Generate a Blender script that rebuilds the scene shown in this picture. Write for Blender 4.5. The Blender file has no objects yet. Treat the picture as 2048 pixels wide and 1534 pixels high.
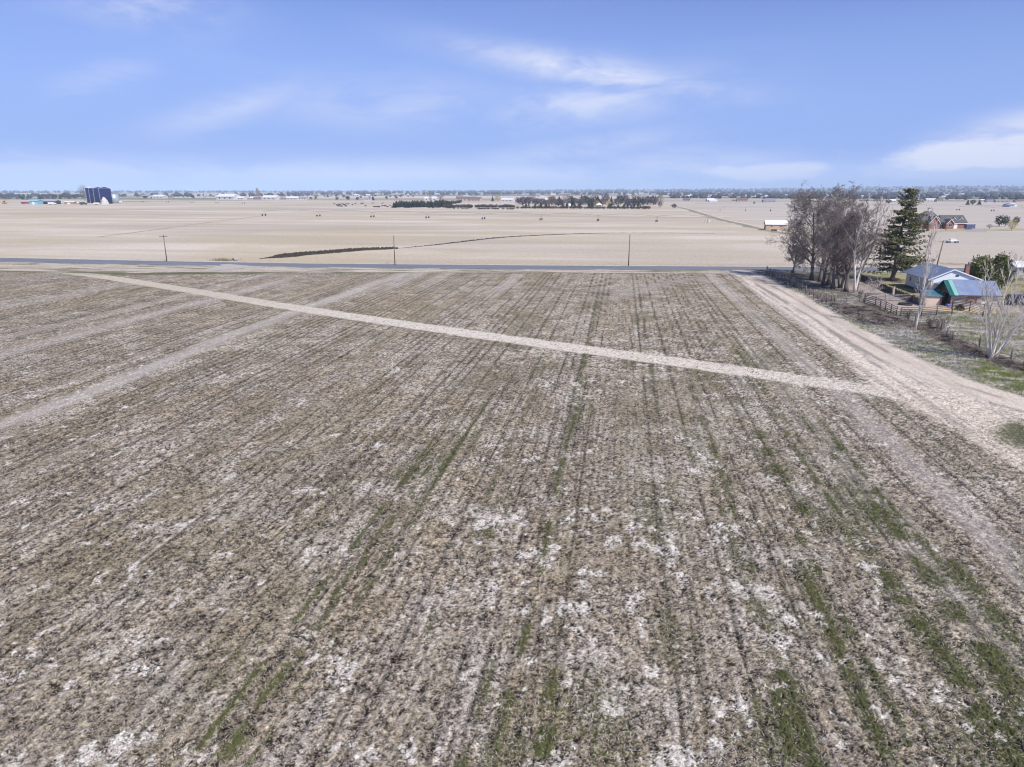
import bpy, math, random
import numpy as np
from mathutils import Vector, Matrix
sc = bpy.context.scene
R = math.radians
# ---------------------------------------------------------------- camera
CAM_H, PITCH, YAW, FPX = 20.0, R(15.82), R(8.9), 1365.3
cam = bpy.data.objects.new('camera', bpy.data.cameras.new('camera'))
sc.collection.objects.link(cam); sc.camera = cam
cam.data.sensor_width = 36; cam.data.lens = 24.0
cam.data.clip_start = 0.5; cam.data.clip_end = 60000
cam.location = (0, 0, CAM_H)
cam.rotation_euler = (R(90) - PITCH, 0, YAW)
# ---------------------------------------------------------------- world, sun
SUN_EL, SUN_AZ = R(46), R(138)           # azimuth clockwise from +Y
world = bpy.data.worlds.new('World'); sc.world = world; world.use_nodes = True
sund = bpy.data.lights.new('sun', 'SUN'); sund.energy = 4.6; sund.angle = R(0.5); sund.color = (1, .955, .885)
sun = bpy.data.objects.new('sun', sund); sc.collection.objects.link(sun)
sdir = Vector((math.sin(SUN_AZ) * math.cos(SUN_EL), math.cos(SUN_AZ) * math.cos(SUN_EL), math.sin(SUN_EL)))
sun.rotation_euler = sdir.to_track_quat('Z', 'Y').to_euler()
sc.view_settings.view_transform = 'Standard'; sc.view_settings.look = 'None'
sc.view_settings.exposure = 0.08; sc.view_settings.gamma = 1
sc.cycles.use_denoising = True; sc.cycles.denoising_prefilter = 'ACCURATE'; sc.cycles.denoising_input_passes = 'RGB_ALBEDO_NORMAL'; sc.cycles.pixel_filter_type = 'BLACKMAN_HARRIS'; sc.cycles.filter_width = 1.1
sc.cycles.max_bounces = 5; sc.cycles.volume_bounces = 1; sc.cycles.transparent_max_bounces = 8
sc.cycles.diffuse_bounces = 3

def G(x, y, z=0.0):
    """survey: where on the height z the line of sight through photo pixel x, y lands"""
    cp, sp = math.cos(PITCH), math.sin(PITCH)
    F = (-math.sin(YAW) * cp, math.cos(YAW) * cp, -sp); U = (-math.sin(YAW) * sp, math.cos(YAW) * sp, cp)
    Rr = (math.cos(YAW), math.sin(YAW), 0)
    d = [F[i] * FPX + Rr[i] * (x - 1024) + U[i] * (767 - y) for i in range(3)]
    t = (z - CAM_H) / d[2]
    return (d[0] * t, d[1] * t)
def ray(x, y):
    cp, sp = math.cos(PITCH), math.sin(PITCH)
    v = Vector((-math.sin(YAW) * cp, math.cos(YAW) * cp, -sp)) * FPX + Vector((math.cos(YAW), math.sin(YAW), 0)) * (x - 1024) + Vector((-math.sin(YAW) * sp, math.cos(YAW) * sp, cp)) * (767 - y)
    return v.normalized()
def top_z(px, py, d):
    """height that a top seen at px,py has when it stands d metres away (horizontal)"""
    v = ray(px, py); return CAM_H + v.z / math.hypot(v.x, v.y) * d

class NT:
    def __init__(s, tree): s.t = tree; s.n = tree.nodes; s.l = tree.links; s.n.clear()
    def node(s, typ, **kw):
        n = s.n.new(typ)
        for k, v in kw.items():
            if k in n.bl_rna.properties: setattr(n, k, v)
            else: n.inputs[k.replace('_', ' ')].default_value = v
        return n
    def link(s, a, b): s.l.new(a, b)
    def put(s, sock, v):
        if hasattr(v, 'links') or isinstance(v, bpy.types.NodeSocket): s.l.new(v, sock)
        else: sock.default_value = v
    def m(s, op, a, b=0.0, c=0.0, clamp=False):
        n = s.n.new('ShaderNodeMath'); n.operation = op; n.use_clamp = clamp
        for i, v in enumerate((a, b, c)): s.put(n.inputs[i], v)
        return n.outputs[0]
    def mix(s, f, a, b, mode='MIX'):
        n = s.n.new('ShaderNodeMix'); n.data_type = 'RGBA'; n.blend_type = mode
        s.put(n.inputs[0], f)
        for i, v in ((6, a), (7, b)):
            s.put(n.inputs[i], (v + (1,)) if isinstance(v, tuple) and len(v) == 3 else v)
        return n.outputs[2]
    def noise(s, vec, scale, detail=4, rough=.55, dist=0.0):
        n = s.n.new('ShaderNodeTexNoise'); n.inputs['Scale'].default_value = scale; n.inputs['Detail'].default_value = detail
        n.inputs['Roughness'].default_value = rough; n.inputs['Distortion'].default_value = dist
        if vec is not None: s.l.new(vec, n.inputs['Vector'])
        return n.outputs['Fac']
    def ss(s, v, a, b, lo=0.0, hi=1.0):
        n = s.n.new('ShaderNodeMapRange'); n.interpolation_type = 'SMOOTHSTEP'
        s.put(n.inputs['Value'], v)
        for k, x in (('From Min', a), ('From Max', b), ('To Min', lo), ('To Max', hi)): n.inputs[k].default_value = x
        return n.outputs['Result']
    def scalev(s, vec, v):
        n = s.n.new('ShaderNodeVectorMath'); n.operation = 'MULTIPLY'; s.l.new(vec, n.inputs[0]); n.inputs[1].default_value = v
        return n.outputs[0]

# sky: Nishita tinted by thin cloud placed by true direction (azimuth, elevation)
w = NT(world.node_tree)
sky = w.node('ShaderNodeTexSky'); sky.sky_type = 'NISHITA'; sky.sun_disc = False
sky.sun_elevation = SUN_EL; sky.sun_rotation = SUN_AZ; sky.altitude = 700; sky.air_density = 1.0; sky.dust_density = .6; sky.ozone_density = 2.2
tc = w.node('ShaderNodeTexCoord'); nrm = w.node('ShaderNodeVectorMath', operation='NORMALIZE'); w.link(tc.outputs['Generated'], nrm.inputs[0])
sx = w.node('ShaderNodeSeparateXYZ'); w.link(nrm.outputs[0], sx.inputs[0])
az = w.m('ARCTAN2', sx.outputs[0], sx.outputs[1]); el = w.m('ARCSINE', sx.outputs[2])
SKYS = 0.105
cmb = w.node('ShaderNodeCombineXYZ'); w.put(cmb.inputs[0], az); w.put(cmb.inputs[1], w.m('MULTIPLY', el, 3.2))
fine = w.noise(cmb.outputs[0], 5.5, 7, .62, .35)
wide = w.noise(w.scalev(cmb.outputs[0], (1, 2.2, 1)), 2.3, 4, .5, .2)
puff = w.noise(cmb.outputs[0], 9.0, 6, .6, .2)
mask = None; solid = None
for (cx, cy, rx, ry, tilt, st, edge) in [
        (1190, 145, 230, 26, -.17, .74, .0), (1200, 200, 190, 36, .12, .55, .0), (1545, 343, 140, 22, 0, .70, .12), (1975, 305, 170, 34, .05, .92, .12), (1960, 340, 240, 30, 0, .38, .12), (2080, 245, 150, 26, .2, .6, 0),
        (60, 352, 260, 34, 0, .36, .12), (310, 15, 120, 34, 0, .38, 0), (210, 155, 70, 24, .3, .28, 0), (470, 215, 130, 26, .3, .34, 0), (780, 205, 190, 42, 0, .34, 0),
        (1150, 300, 190, 22, .12, .38, 0), (1380, 330, 150, 30, 0, .45, .05), (900, 350, 700, 26, 0, .42, .05)]:
    d0 = ray(cx, cy); a0, e0 = math.atan2(d0.x, d0.y), math.asin(d0.z)
    ra, re = rx / 1400., ry / 1400.
    da = w.m('SUBTRACT', az, a0); de = w.m('SUBTRACT', el, e0)
    de = w.m('SUBTRACT', de, w.m('MULTIPLY', da, tilt))
    q = w.m('ADD', w.m('POWER', w.m('ABSOLUTE', w.m('DIVIDE', da, ra)), 2.0), w.m('POWER', w.m('ABSOLUTE', w.m('DIVIDE', de, re)), 2.0))
    g = w.m('EXPONENT', w.m('MULTIPLY', q, -1.0))
    g = w.m('MULTIPLY', w.ss(w.m('ADD', g, w.m('MULTIPLY', w.m('SUBTRACT', puff, .5), 1.5)), .30, .80) if edge > .1 else g, st)
    if edge > .1: solid = g if solid is None else w.m('MAXIMUM', solid, g)
    else: mask = g if mask is None else w.m('MAXIMUM', mask, g)
wisp = w.ss(fine, .36, .60, .18, 1.25)
cl = w.m('MULTIPLY', mask, wisp, clamp=True)
cl = w.m('MAXIMUM', cl, solid)
cl = w.m('ADD', cl, w.m('MULTIPLY', w.ss(wide, .5, .8), .07), clamp=True)
skyc = w.mix(1.0, sky.outputs[0], (.80, .81, 1.20), 'MULTIPLY')
skyc = w.mix(w.ss(el, .035, .30, .95, 0.0), skyc, (2.65, 4.0, 8.1))
skyc = w.mix(w.ss(el, 0.0, .06, .85, 0.0), skyc, (3.75, 5.2, 8.8))
# cloud colour in the same (physical) units as the sky
out = w.mix(w.m('MULTIPLY', cl, .9), skyc, (7.9, 8.0, 9.1))

bg = w.node('ShaderNodeBackground'); bg.inputs['Strength'].default_value = SKYS; w.link(out, bg.inputs['Color'])
wo = w.node('ShaderNodeOutputWorld'); w.link(bg.outputs[0], wo.inputs['Surface'])

# ---------------------------------------------------------------- helpers
MATS = {}
def pmat(name, c1, c2=None, scale=3.0, rough=.85, bump=0.0, metallic=0.0, stretch=(1, 1, 1), detail=4, lo=.35, hi=.65, coords='Object'):
    if name in MATS: return MATS[name]
    m = bpy.data.materials.new(name); m.use_nodes = True; t = NT(m.node_tree)
    o = t.node('ShaderNodeOutputMaterial'); b = t.node('ShaderNodeBsdfPrincipled'); t.link(b.outputs[0], o.inputs['Surface'])
    b.inputs['Roughness'].default_value = rough; b.inputs['Metallic'].default_value = metallic
    c = t.node('ShaderNodeTexCoord'); v = t.scalev(c.outputs[coords], stretch)
    f = t.noise(v, scale, detail, .6)
    col = t.mix(t.ss(f, lo, hi), c1, c2 or tuple(x * .8 for x in c1)); t.link(col, b.inputs['Base Color'])
    if bump:
        bn = t.node('ShaderNodeBump'); bn.inputs['Strength'].default_value = bump; bn.inputs['Distance'].default_value = .03
        t.link(f, bn.inputs['Height']); t.link(bn.outputs[0], b.inputs['Normal'])
    MATS[name] = m; return m

class MB:
    def __init__(s): s.v = []; s.f = []; s.mi = []
    def add(s, vs, fs, mi=0):
        n = len(s.v); s.v += [tuple(p) for p in vs]; s.f += [tuple(i + n for i in f) for f in fs]; s.mi += [mi] * len(fs)
    def box(s, x0, x1, y0, y1, z0, z1, mi=0):
        s.add([(x0, y0, z0), (x1, y0, z0), (x1, y1, z0), (x0, y1, z0), (x0, y0, z1), (x1, y0, z1), (x1, y1, z1), (x0, y1, z1)],
              [(3, 2, 1, 0), (4, 5, 6, 7), (0, 1, 5, 4), (1, 2, 6, 5), (2, 3, 7, 6), (3, 0, 4, 7)], mi)
    def tube(s, pts, rs, n=6, cap=True, mi=0):
        pts = [Vector(p) for p in pts]; base = len(s.v)
        if not hasattr(rs, '__len__'): rs = [rs] * len(pts)
        for i, p in enumerate(pts):
            d = (pts[min(i + 1, len(pts) - 1)] - pts[max(i - 1, 0)])
            d = d.normalized() if d.length > 1e-9 else Vector((0, 0, 1))
            a = d.orthogonal().normalized() if abs(d.z) > .9 else d.cross(Vector((0, 0, 1))).normalized()
            if abs(d.z) > .9: a = (Vector((1, 0, 0)) - d * d.x).normalized()
            b = d.cross(a)
            for k in range(n):
                t = 2 * math.pi * k / n; q = p + (a * math.cos(t) + b * math.sin(t)) * rs[i]; s.v.append((q.x, q.y, q.z))
        for i in range(len(pts) - 1):
            for k in range(n):
                k2 = (k + 1) % n
                s.f.append((base + i * n + k, base + i * n + k2, base + (i + 1) * n + k2, base + (i + 1) * n + k)); s.mi.append(mi)
        if cap and n > 2:
            s.f.append(tuple(base + k for k in reversed(range(n)))); s.mi.append(mi)
            s.f.append(tuple(base + (len(pts) - 1) * n + k for k in range(n))); s.mi.append(mi)
    def cyl(s, x, y, z0, z1, r, n=16, r1=None, mi=0): s.tube([(x, y, z0), (x, y, z1)], [r, r if r1 is None else r1], n, True, mi)
    def slab(s, corners, th, mi=0):
        """roof slab: four top corners, thickness downwards"""
        lo = [(x, y, z - th) for x, y, z in corners]
        s.add(list(corners) + lo, [(0, 1, 2, 3), (7, 6, 5, 4), (0, 4, 5, 1), (1, 5, 6, 2), (2, 6, 7, 3), (3, 7, 4, 0)], mi)
    def build(s, name, mats, parent=None, smooth=False):
        me = bpy.data.meshes.new(name); me.from_pydata(s.v, [], s.f); me.update()
        for m in (mats if isinstance(mats, (list, tuple)) else [mats]): me.materials.append(m)
        me.polygons.foreach_set('material_index', s.mi)
        if smooth: me.polygons.foreach_set('use_smooth', [True] * len(s.f))
        o = bpy.data.objects.new(name, me); sc.collection.objects.link(o)
        if parent: o.parent = parent
        return o
def np_mesh(name, co, quads, mat, smooth=False, col=None, colname='col'):
    me = bpy.data.meshes.new(name); nv = len(co); nf = len(quads); k = quads.shape[1]
    me.vertices.add(nv); me.vertices.foreach_set('co', co.astype(np.float32).ravel())
    me.loops.add(nf * k); me.loops.foreach_set('vertex_index', quads.astype(np.int32).ravel())
    me.polygons.add(nf); me.polygons.foreach_set('loop_start', np.arange(0, nf * k, k, dtype=np.int32))
    me.update(calc_edges=True)
    if smooth: me.polygons.foreach_set('use_smooth', np.ones(nf, dtype=bool))
    if col is not None:
        a = me.color_attributes.new(colname, 'FLOAT_COLOR', 'POINT')
        c4 = np.ones((nv, 4), np.float32); c4[:, :3] = col; a.data.foreach_set('color', c4.ravel())
    me.materials.append(mat)
    o = bpy.data.objects.new(name, me); sc.collection.objects.link(o); return o
def tag(o, label, cat, group=None):
    o['label'] = label; o['category'] = cat
    if group: o['group'] = group
    return o
def empty(name, x, y, z=0.0, rz=0.0):
    o = bpy.data.objects.new(name, None); sc.collection.objects.link(o); o.location = (x, y, z); o.rotation_euler = (0, 0, rz); return o
def struct(o): o['kind'] = 'structure'; return o
def stuff(o, label, cat): o['kind'] = 'stuff'; o['label'] = label; o['category'] = cat; return o
def copy_tree(o, parent=None):
    kids = [c for c in sc.collection.objects if c.parent == o]
    c = o.copy(); sc.collection.objects.link(c); c.parent = parent
    for ch in kids: copy_tree(ch, c)
    return c

# ---- numpy noise
def vn(x, y, seed=0):
    x = np.asarray(x, np.float32); y = np.asarray(y, np.float32); xf = np.floor(x); yf = np.floor(y); fx = x - xf; fy = y - yf
    fx = fx * fx * (3 - 2 * fx); fy = fy * fy * (3 - 2 * fy)
    A = xf.astype(np.int32).astype(np.uint32) * np.uint32(374761393); B = yf.astype(np.int32).astype(np.uint32) * np.uint32(668265263) + np.uint32((seed * 1442695041) & 0xffffffff)
    A1 = A + np.uint32(374761393); B1 = B + np.uint32(668265263)
    def h(n):
        n = (n ^ (n >> np.uint32(13))) * np.uint32(1274126177)
        return ((n ^ (n >> np.uint32(16))) & np.uint32(0xffff)).astype(np.float32) * np.float32(1 / 65535.0)
    a, b = h(A + B), h(A1 + B); c, d = h(A + B1), h(A1 + B1)
    a = a + (b - a) * fx; c = c + (d - c) * fx
    return a + (c - a) * fy
def fbm(x, y, seed=0, o=4, g=.5):
    s = 0; a = 1; t = 0
    for i in range(o): s = s + a * vn(x * 2 ** i + 17.3 * i, y * 2 ** i - 9.1 * i, seed + i); t += a; a *= g
    return s / t
def sst(v, a, b): t = np.clip((v - a) / (b - a), 0, 1); return t * t * (3 - 2 * t)
def dist_poly(X, Y, pts):
    best = np.full(X.shape, 1e9)
    for (x0, y0), (x1, y1) in zip(pts[:-1], pts[1:]):
        dx, dy = x1 - x0, y1 - y0; t = np.clip(((X - x0) * dx + (Y - y0) * dy) / (dx * dx + dy * dy), 0, 1)
        best = np.minimum(best, np.hypot(X - x0 - t * dx, Y - y0 - t * dy))
    return best
def catmull(pts, n=10):
    pts = [Vector(p + (0,)) if len(p) == 2 else Vector(p) for p in pts]; out = []
    P_ = [pts[0] * 2 - pts[1]] + pts + [pts[-1] * 2 - pts[-2]]
    for i in range(1, len(P_) - 2):
        a, b, c, d = P_[i - 1:i + 3]
        for k in range(n):
            t = k / n; out.append(.5 * ((2 * b) + (c - a) * t + (2 * a - 5 * b + 4 * c - d) * t * t + (3 * b - a - 3 * c + d) * t ** 3))
    out.append(pts[-1]); return [(p.x, p.y) for p in out]

# ---------------------------------------------------------------- ground
ROAD_N = [(-900, 200.), (-260, 187.5), (-187, 184.2), (-125, 182.6), (-88, 182.8), (-29, 187.2), (40, 194.0), (74, 197.4), (140, 204), (900, 285)]
ROAD_S = [(-900, 190.), (-260, 177.5), (-177, 174.4), (-120, 174.2), (-58, 175.8), (-18, 179.8), (38, 186.2), (74, 189.8), (140, 196), (900, 277)]
def ry(X, pts): return np.interp(X, [p[0] for p in pts], [p[1] for p in pts])

def ground_mat():
    m = bpy.data.materials.new('far_fields'); m.use_nodes = True; t = NT(m.node_tree)
    o = t.node('ShaderNodeOutputMaterial'); b = t.node('ShaderNodeBsdfPrincipled'); t.link(b.outputs[0], o.inputs['Surface']); b.inputs['Roughness'].default_value = .95
    b.inputs['Specular IOR Level'].default_value = .1
    c = t.node('ShaderNodeTexCoord').outputs['Object']
    s = t.node('ShaderNodeSeparateXYZ'); t.link(c, s.inputs[0]); x, y = s.outputs[0], s.outputs[1]
    streak = t.noise(t.scalev(c, (.004, .03, 1)), 1.0, 6, .6, .3)
    blot = t.noise(c, .012, 5, .6)
    grain = t.noise(t.scalev(c, (1, .6, 1)), .8, 5, .75)
    rows = t.noise(t.scalev(c, (.02, 1.1, 1)), 1.0, 3, .6)
    col = t.mix(t.ss(streak, .38, .62), (.51, .435, .335), (.67, .59, .49))
    col = t.mix(t.ss(blot, .42, .62, 0, .7), col, (.54, .455, .30)); big = t.noise(t.scalev(c, (.5, 1.6, 1)), .0035, 4, .6, .5); col = t.mix(t.ss(big, .5, .62, 0, .55), col, (.42, .36, .29))
    pinkg = t.noise(c, .006, 3, .5)
    col = t.mix(t.ss(pinkg, .5, .7, 0, .5), col, (.56, .485, .42))
    # east of the farm lane the fields are greyer
    col = t.mix(t.ss(x, 60, 130, 0, .6), col, (.52, .475, .42))
    # farther field edges: patchwork beyond 900 m
    vor = t.node('ShaderNodeTexVoronoi'); vor.distance = 'CHEBYCHEV'; vor.inputs['Scale'].default_value = 1.0; vor.inputs['Randomness'].default_value = .8
    t.link(t.scalev(c, (.0016, .0028, 0)), vor.inputs['Vector'])
    sep = t.node('ShaderNodeSeparateColor'); t.link(vor.outputs['Color'], sep.inputs[0])
    patch = t.mix(t.ss(sep.outputs[0], .25, .55), (.36, .30, .23), (.60, .53, .45)); patch = t.mix(t.ss(sep.outputs[1], .62, .72), patch, (.20, .22, .13))
    col = t.mix(t.ss(y, 1250, 1500), col, patch)
    col = t.mix(t.ss(grain, .35, .7, .0, .45), col, t.mix(1.0, col, (.62, .6, .58), 'MULTIPLY'))
    col = t.mix(t.ss(rows, .5, .62, .0, .10), col, t.mix(1.0, col, (.7, .68, .66), 'MULTIPLY'))
    # this side of the road: stubble brown
    near = t.ss(y, 168, 176, 1, 0)
    col = t.mix(near, col, (.19, .165, .14))
    t.link(col, b.inputs['Base Color'])
    bn = t.node('ShaderNodeBump'); bn.inputs['Strength'].default_value = .5; bn.inputs['Distance'].default_value = .25; t.link(grain, bn.inputs['Height']); t.link(bn.outputs[0], b.inputs['Normal'])
    return m
def make_ground():
    rings = [0, 60, 150, 300, 700, 1500, 3000, 6000, 12000, 30000]; n = 64; vs = [(0, 0, 0)]; fs = []
    for r in rings[1:]:
        for k in range(n): a = 2 * math.pi * k / n; vs.append((r * math.cos(a), r * math.sin(a), 0))
    for k in range(n): fs.append((0, 1 + k, 1 + (k + 1) % n))
    for i in range(len(rings) - 2):
        for k in range(n):
            a, b = 1 + i * n + k, 1 + i * n + (k + 1) % n; fs.append((a, a + n, b + n, b))
    m = MB(); m.add(vs, fs); return struct(m.build('ground', ground_mat()))
make_ground()

STRIPE = catmull([(-186, 162.5)] + [G(*p) for p in [(0, 538), (150, 547), (350, 577), (600, 618), (1000, 677), (1400, 732), (1800, 790)]] + [(34, 69.5)], 8)
TRACK = catmull([(29.5, 181), (31.2, 173), (32.8, 152), (33.3, 132), (33.8, 104), (34.6, 87), (36.2, 77), (39.5, 69.5), (46, 62), (60, 53), (90, 42), (130, 33)], 8)
FENCE_X = lambda Y: np.interp(Y, [60, 98, 110, 135, 180], [50, 45.6, 46.2, 37.8, 36.2])

def near_ground():
    NX, NY = 1180, 1120
    v = np.linspace(0, 1, NY)[:, None]; u = np.linspace(0, 1, NX)[None, :]
    Yl = 9.0 * (168 / 9.0) ** v                       # geometric spacing
    X = -(1.25 * Yl + 14) + (2.05 * Yl + 28) * u
    ytop = ry(X, ROAD_S) + .6
    Y = Yl * (1 + (ytop / 168 - 1) * v ** 3) + 0 * X
    Xf, Yf = X.ravel().astype(np.float32), Y.ravel().astype(np.float32)
    rng = np.random.default_rng(3)
    wob = (fbm(Yf / 22, Xf * .02, 5, 3) - .5) * .22
    # drilled rows run along Y
    P = 1.02; k = (Xf + wob) / P; ki = np.floor(k + .5); kd = np.abs(k - ki) * P
    def hsh(i, s): return np.modf(np.abs(np.sin(i * 12.9898 + s * 78.233) * 43758.5453))[0]
    rs = hsh(ki, 1); along = fbm(Yf / 7 + ki * 3.7, ki * 1.3 + 0 * Yf, 11, 3)
    line = np.exp(-(kd / (.08 + .06 * rs)) ** 2) * sst(rs * .7 + along * .8, .55, .95)
    fine = .5 + .5 * np.cos(2 * math.pi * (Xf + wob * .6 + (fbm(Xf / 2, Yf / 3, 7, 2) - .5) * .3) / .373)
    n1 = fbm(Xf / .22, Yf / .40, 21, 4, .66); n2 = fbm(Xf / 2.2, Yf / 2.6, 31, 4); n3 = fbm(Xf / 9, Yf / 28, 41, 3); n4 = fbm(Xf / 5.5, Yf / 90, 51, 3)
    n5 = fbm(Xf / .16, Yf / .12, 61, 2, .7)
    rnd = rng.random(Xf.shape)
    def lerp(a, b, t): return a + (b - a) * t[:, None]
    C = lambda *c: np.array(c)[None, :]
    col = C(.275, .236, .176) + 0 * Xf[:, None]
    col = lerp(col, C(.40, .352, .275), sst(n2, .3, .7))
    col = lerp(col, C(.31, .245, .155), sst(n3 + (n4 - .5) * .6, .42, .75) * .55 * sst(-Xf, -22, 12))
    col = lerp(col, C(.32, .275, .22), sst(n4, .5, .75) * .6)
    # speckle of straw; shade of the holes between is put into the colour
    spk = n1 * .42 + n5 * .38 + rnd * .20
    tone = .15 + 1.72 * sst(spk, .34, .68)
    nearw = np.clip(1.25 - Yf / 170, .48, 1.08)[:, None]
    col = col * (1 + (tone[:, None] - 1) * nearw)
    col = lerp(col, C(.60, .56, .50), sst(spk + (n2 - .5) * .45, .575, .68) * .85 * (1 - .72 * sst(Yf, 45, 120)))
    line2 = np.exp(-((np.abs(((Xf + wob) / .51) % 1 - .5) * .51) / .06) ** 2) * sst(fbm(Xf / 3, Yf / 12, 12, 3), .34, .56) * .62
    line = np.maximum(line, line2)
    dark = line * 1.0 + .42 * (1 - fine) * sst(along, .25, .6) * sst(-Yf, -150, -30)
    col = col * (1 - dark[:, None] * (.58 + .14 * sst(Yf, 40, 90))[:, None])
    # broad pale passes on the left (dusty wheel passes parallel to the rows)
    def pas(x0, wd, st, seed, y0=0, y1=999):
        e = np.exp(-((Xf - x0 + (fbm(Yf / 30, Xf * 0, seed, 2) - .5) * 2.0) / wd) ** 4)
        return e * st * (.45 + .75 * fbm(Xf / .8, Yf / 6, seed + 3, 4)) * sst(Yf, y0 - 8, y0 + 8) * (1 - sst(Yf, y1 - 10, y1 + 10))
    pale = pas(-53.8, 1.6, .95, 1) + pas(-58.5, 1.0, .25, 8, 40, 120) + pas(-76, 2.0, .62, 2, 60, 150) + pas(-85, 1.4, .50, 3) + pas(-66, 1.2, .18, 4, 100) + pas(-108, 2.6, .30, 5) \
        + pas(-24.8, 1.4, .62, 6, 134, 170) + pas(-42, 2.0, .42, 7, 140, 180) + pas(-49, 2.6, .55, 77, 135, 180) + pas(22.2, 1.1, .65, 9, 30, 185) + pas(17.5, 1.3, .30, 10, 20, 90) + pas(-10, .8, .4, 12, 150, 171)
    pale = np.clip(pale, 0, 1)
    col = lerp(col, C(.52, .48, .44) * (.72 + .5 * n1[:, None]), pale * .9)
    # crossing faint wheel marks near the far right corner
    for pl in ([G(1400, 556), G(1300, 572), G(1180, 582)], [G(1370, 560), G(1290, 582), G(1210, 600)]):
        d = dist_poly(Xf, Yf, pl); col = lerp(col, C(.36, .325, .30), np.exp(-(d / 1.5) ** 2) * .8 * sst(n1, .3, .6))
    # bare white crust patches
    bias = .012 * sst(-Yf, -95, -25) + .022 * sst(-Yf, -50, -18) - .02 * sst(Yf, 80, 150)
    pn = fbm(Xf / .95 + n2 * .6, Yf / 1.5, 71, 5, .6); pm = fbm(Xf / 6.5, Yf / 5.0, 72, 3); pl_ = fbm(Xf / 24, Yf / 30, 73, 2)
    pq = fbm(Xf / .36 + 3, Yf / .62, 74, 4, .6); pr_ = fbm(Xf / 1.8, Yf / 1.1, 75, 4)
    wv = pn * .40 + pq * .40 + pr_ * .25 + pm * .16 + (pl_ - .5) * .14 + bias * .8
    white = sst(wv, .703, .768) * sst(n1 * .55 + n5 * .45 + rnd * .30, .52, .66)
    wl = np.exp(-(np.abs(k - ki + .28) * P / .10) ** 2) * sst(hsh(ki, 5) + (along - .5) * 1.1 + bias * 2, 1.0, 1.25)
    white = np.clip(white + wl * .8 * sst(n1, .3, .55), 0, 1)
    white *= 1 - .45 * sst(Yf, 60, 110) - .35 * sst(Yf, 110, 165)
    col = lerp(col, C(.64, .605, .55), white)
    # green weeds following the rows
    gl = np.zeros_like(Xf)
    for (px, py, wd, y0, y1, st) in [(650, 1170, .16, 16, 60, 1), (560, 1350, .12, 14, 40, 1), (480, 1480, .34, 10, 24, 1), (760, 1130, .10, 16, 50, .7), (890, 940, .18, 26, 66, .9), (960, 1030, .12, 20, 60, .7), (830, 980, .14, 22, 58, .8),
            (1155, 800, .26, 34, 125, 1), (1110, 1000, .22, 20, 60, .9), (1050, 900, .55, 34, 42, .8), (1185, 650, .22, 60, 130, .9), (1080, 760, .2, 40, 80, .7), (1390, 800, .22, 30, 80, .8), (1370, 590, .30, 90, 160, 1), (1480, 800, .6, 40, 60, .9),
            (1470, 700, .2, 60, 150, .8), (1600, 800, .35, 34, 60, 1), (1560, 780, .35, 34, 64, 1), (1720, 940, .35, 20, 62, .9), (1480, 1150, .3, 16, 45, .7), (1290, 700, .12, 50, 100, .5), (1640, 1150, .25, 14, 40, .8), (1760, 1130, .7, 18, 40, 1), (1850, 1150, .8, 14, 48, 1),
            (1950, 1180, .6, 14, 40, 1), (1560, 1330, .3, 12, 34, .8), (1700, 1350, .4, 12, 36, 1), (1100, 1370, .35, 12, 27, .9), (960, 1420, .2, 12, 27, .8), (1500, 760, .25, 40, 90, .8), (-20, 790, .3, 50, 90, .4)]:
        x0 = G(px, py)[0]
        e = np.exp(-((Xf + wob * .5 - x0 + wd * .35 * np.sin(Yf / 5 + px)) / (wd * .98)) ** 2)
        gl = np.maximum(gl, e * st * sst(Yf, y0 - 3, y0 + 3) * (1 - sst(Yf, y1 - 5, y1 + 5)) * sst(fbm(Yf / 1.6 + px, Xf * 0 + py, 81, 4), .33, .55))
    reg = sst(fbm(Xf / 3.2, Yf / 11, 83, 4) + .095 * sst(Xf, -2, 16) * sst(-Yf, -75, -20) - .05 * sst(-Xf, 6, 20) + line * .10, .62, .78) * sst(Xf, -42, -5)
    green = np.clip(gl * .95 + reg * .46, 0, 1) * sst(n1 * .55 + n5 * .45 + rnd * .12 + gl * .04, .44, .62) * (1 - .8 * white)
    green *= 1 - sst(Yf, 130, 172)
    col = lerp(col, C(.088, .100, .034) * (.5 + .9 * n5[:, None]), green)
    olive = sst(fbm(Xf / 2.5, Yf / 18, 85, 3), .5, .72) * sst(spk, .4, .6) * .35
    col = lerp(col, C(.185, .165, .075), olive * (1 - white))
    # the pale diagonal strip
    d = dist_poly(Xf, Yf, STRIPE); sw = 2.15 + .5 * (fbm(Xf / 3, Yf / 3, 91, 3) - .5)
    st = 1 - sst(d + (n1 - .5) * .7, sw - .35, sw + .25)
    sc_ = C(.55, .505, .435) * (.55 + .62 * sst(n1 * .6 + n5 * .4, .28, .5))[:, None]
    farst = sst(-Xf, 30, 90)[:, None]; sc_ = sc_ * (1 - farst) + C(.53, .475, .385) * (.8 + .35 * n1[:, None]) * farst
    col = lerp(col, sc_, st)
    # headland right of the crop
    edge = 26.3 + 1.2 * (fbm(Yf / 9, Xf * 0, 92, 3) - .5) + np.interp(Yf, [30, 50, 70], [14, 4.5, 1.0])
    tx = np.interp(Yf, [p[1] for p in reversed(TRACK)], [p[0] for p in reversed(TRACK)])
    hd = sst(Xf + (n1 - .5) * 1.6, edge - .7, edge + .9)
    hc = lerp(C(.585, .515, .435) + 0 * Xf[:, None], C(.30, .265, .24), sst(fbm(Xf / .55, Yf / 16, 93, 4), .46, .64) * .6) * (.55 + .65 * sst(n1 * .6 + n5 * .4, .28, .52))[:, None]
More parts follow.
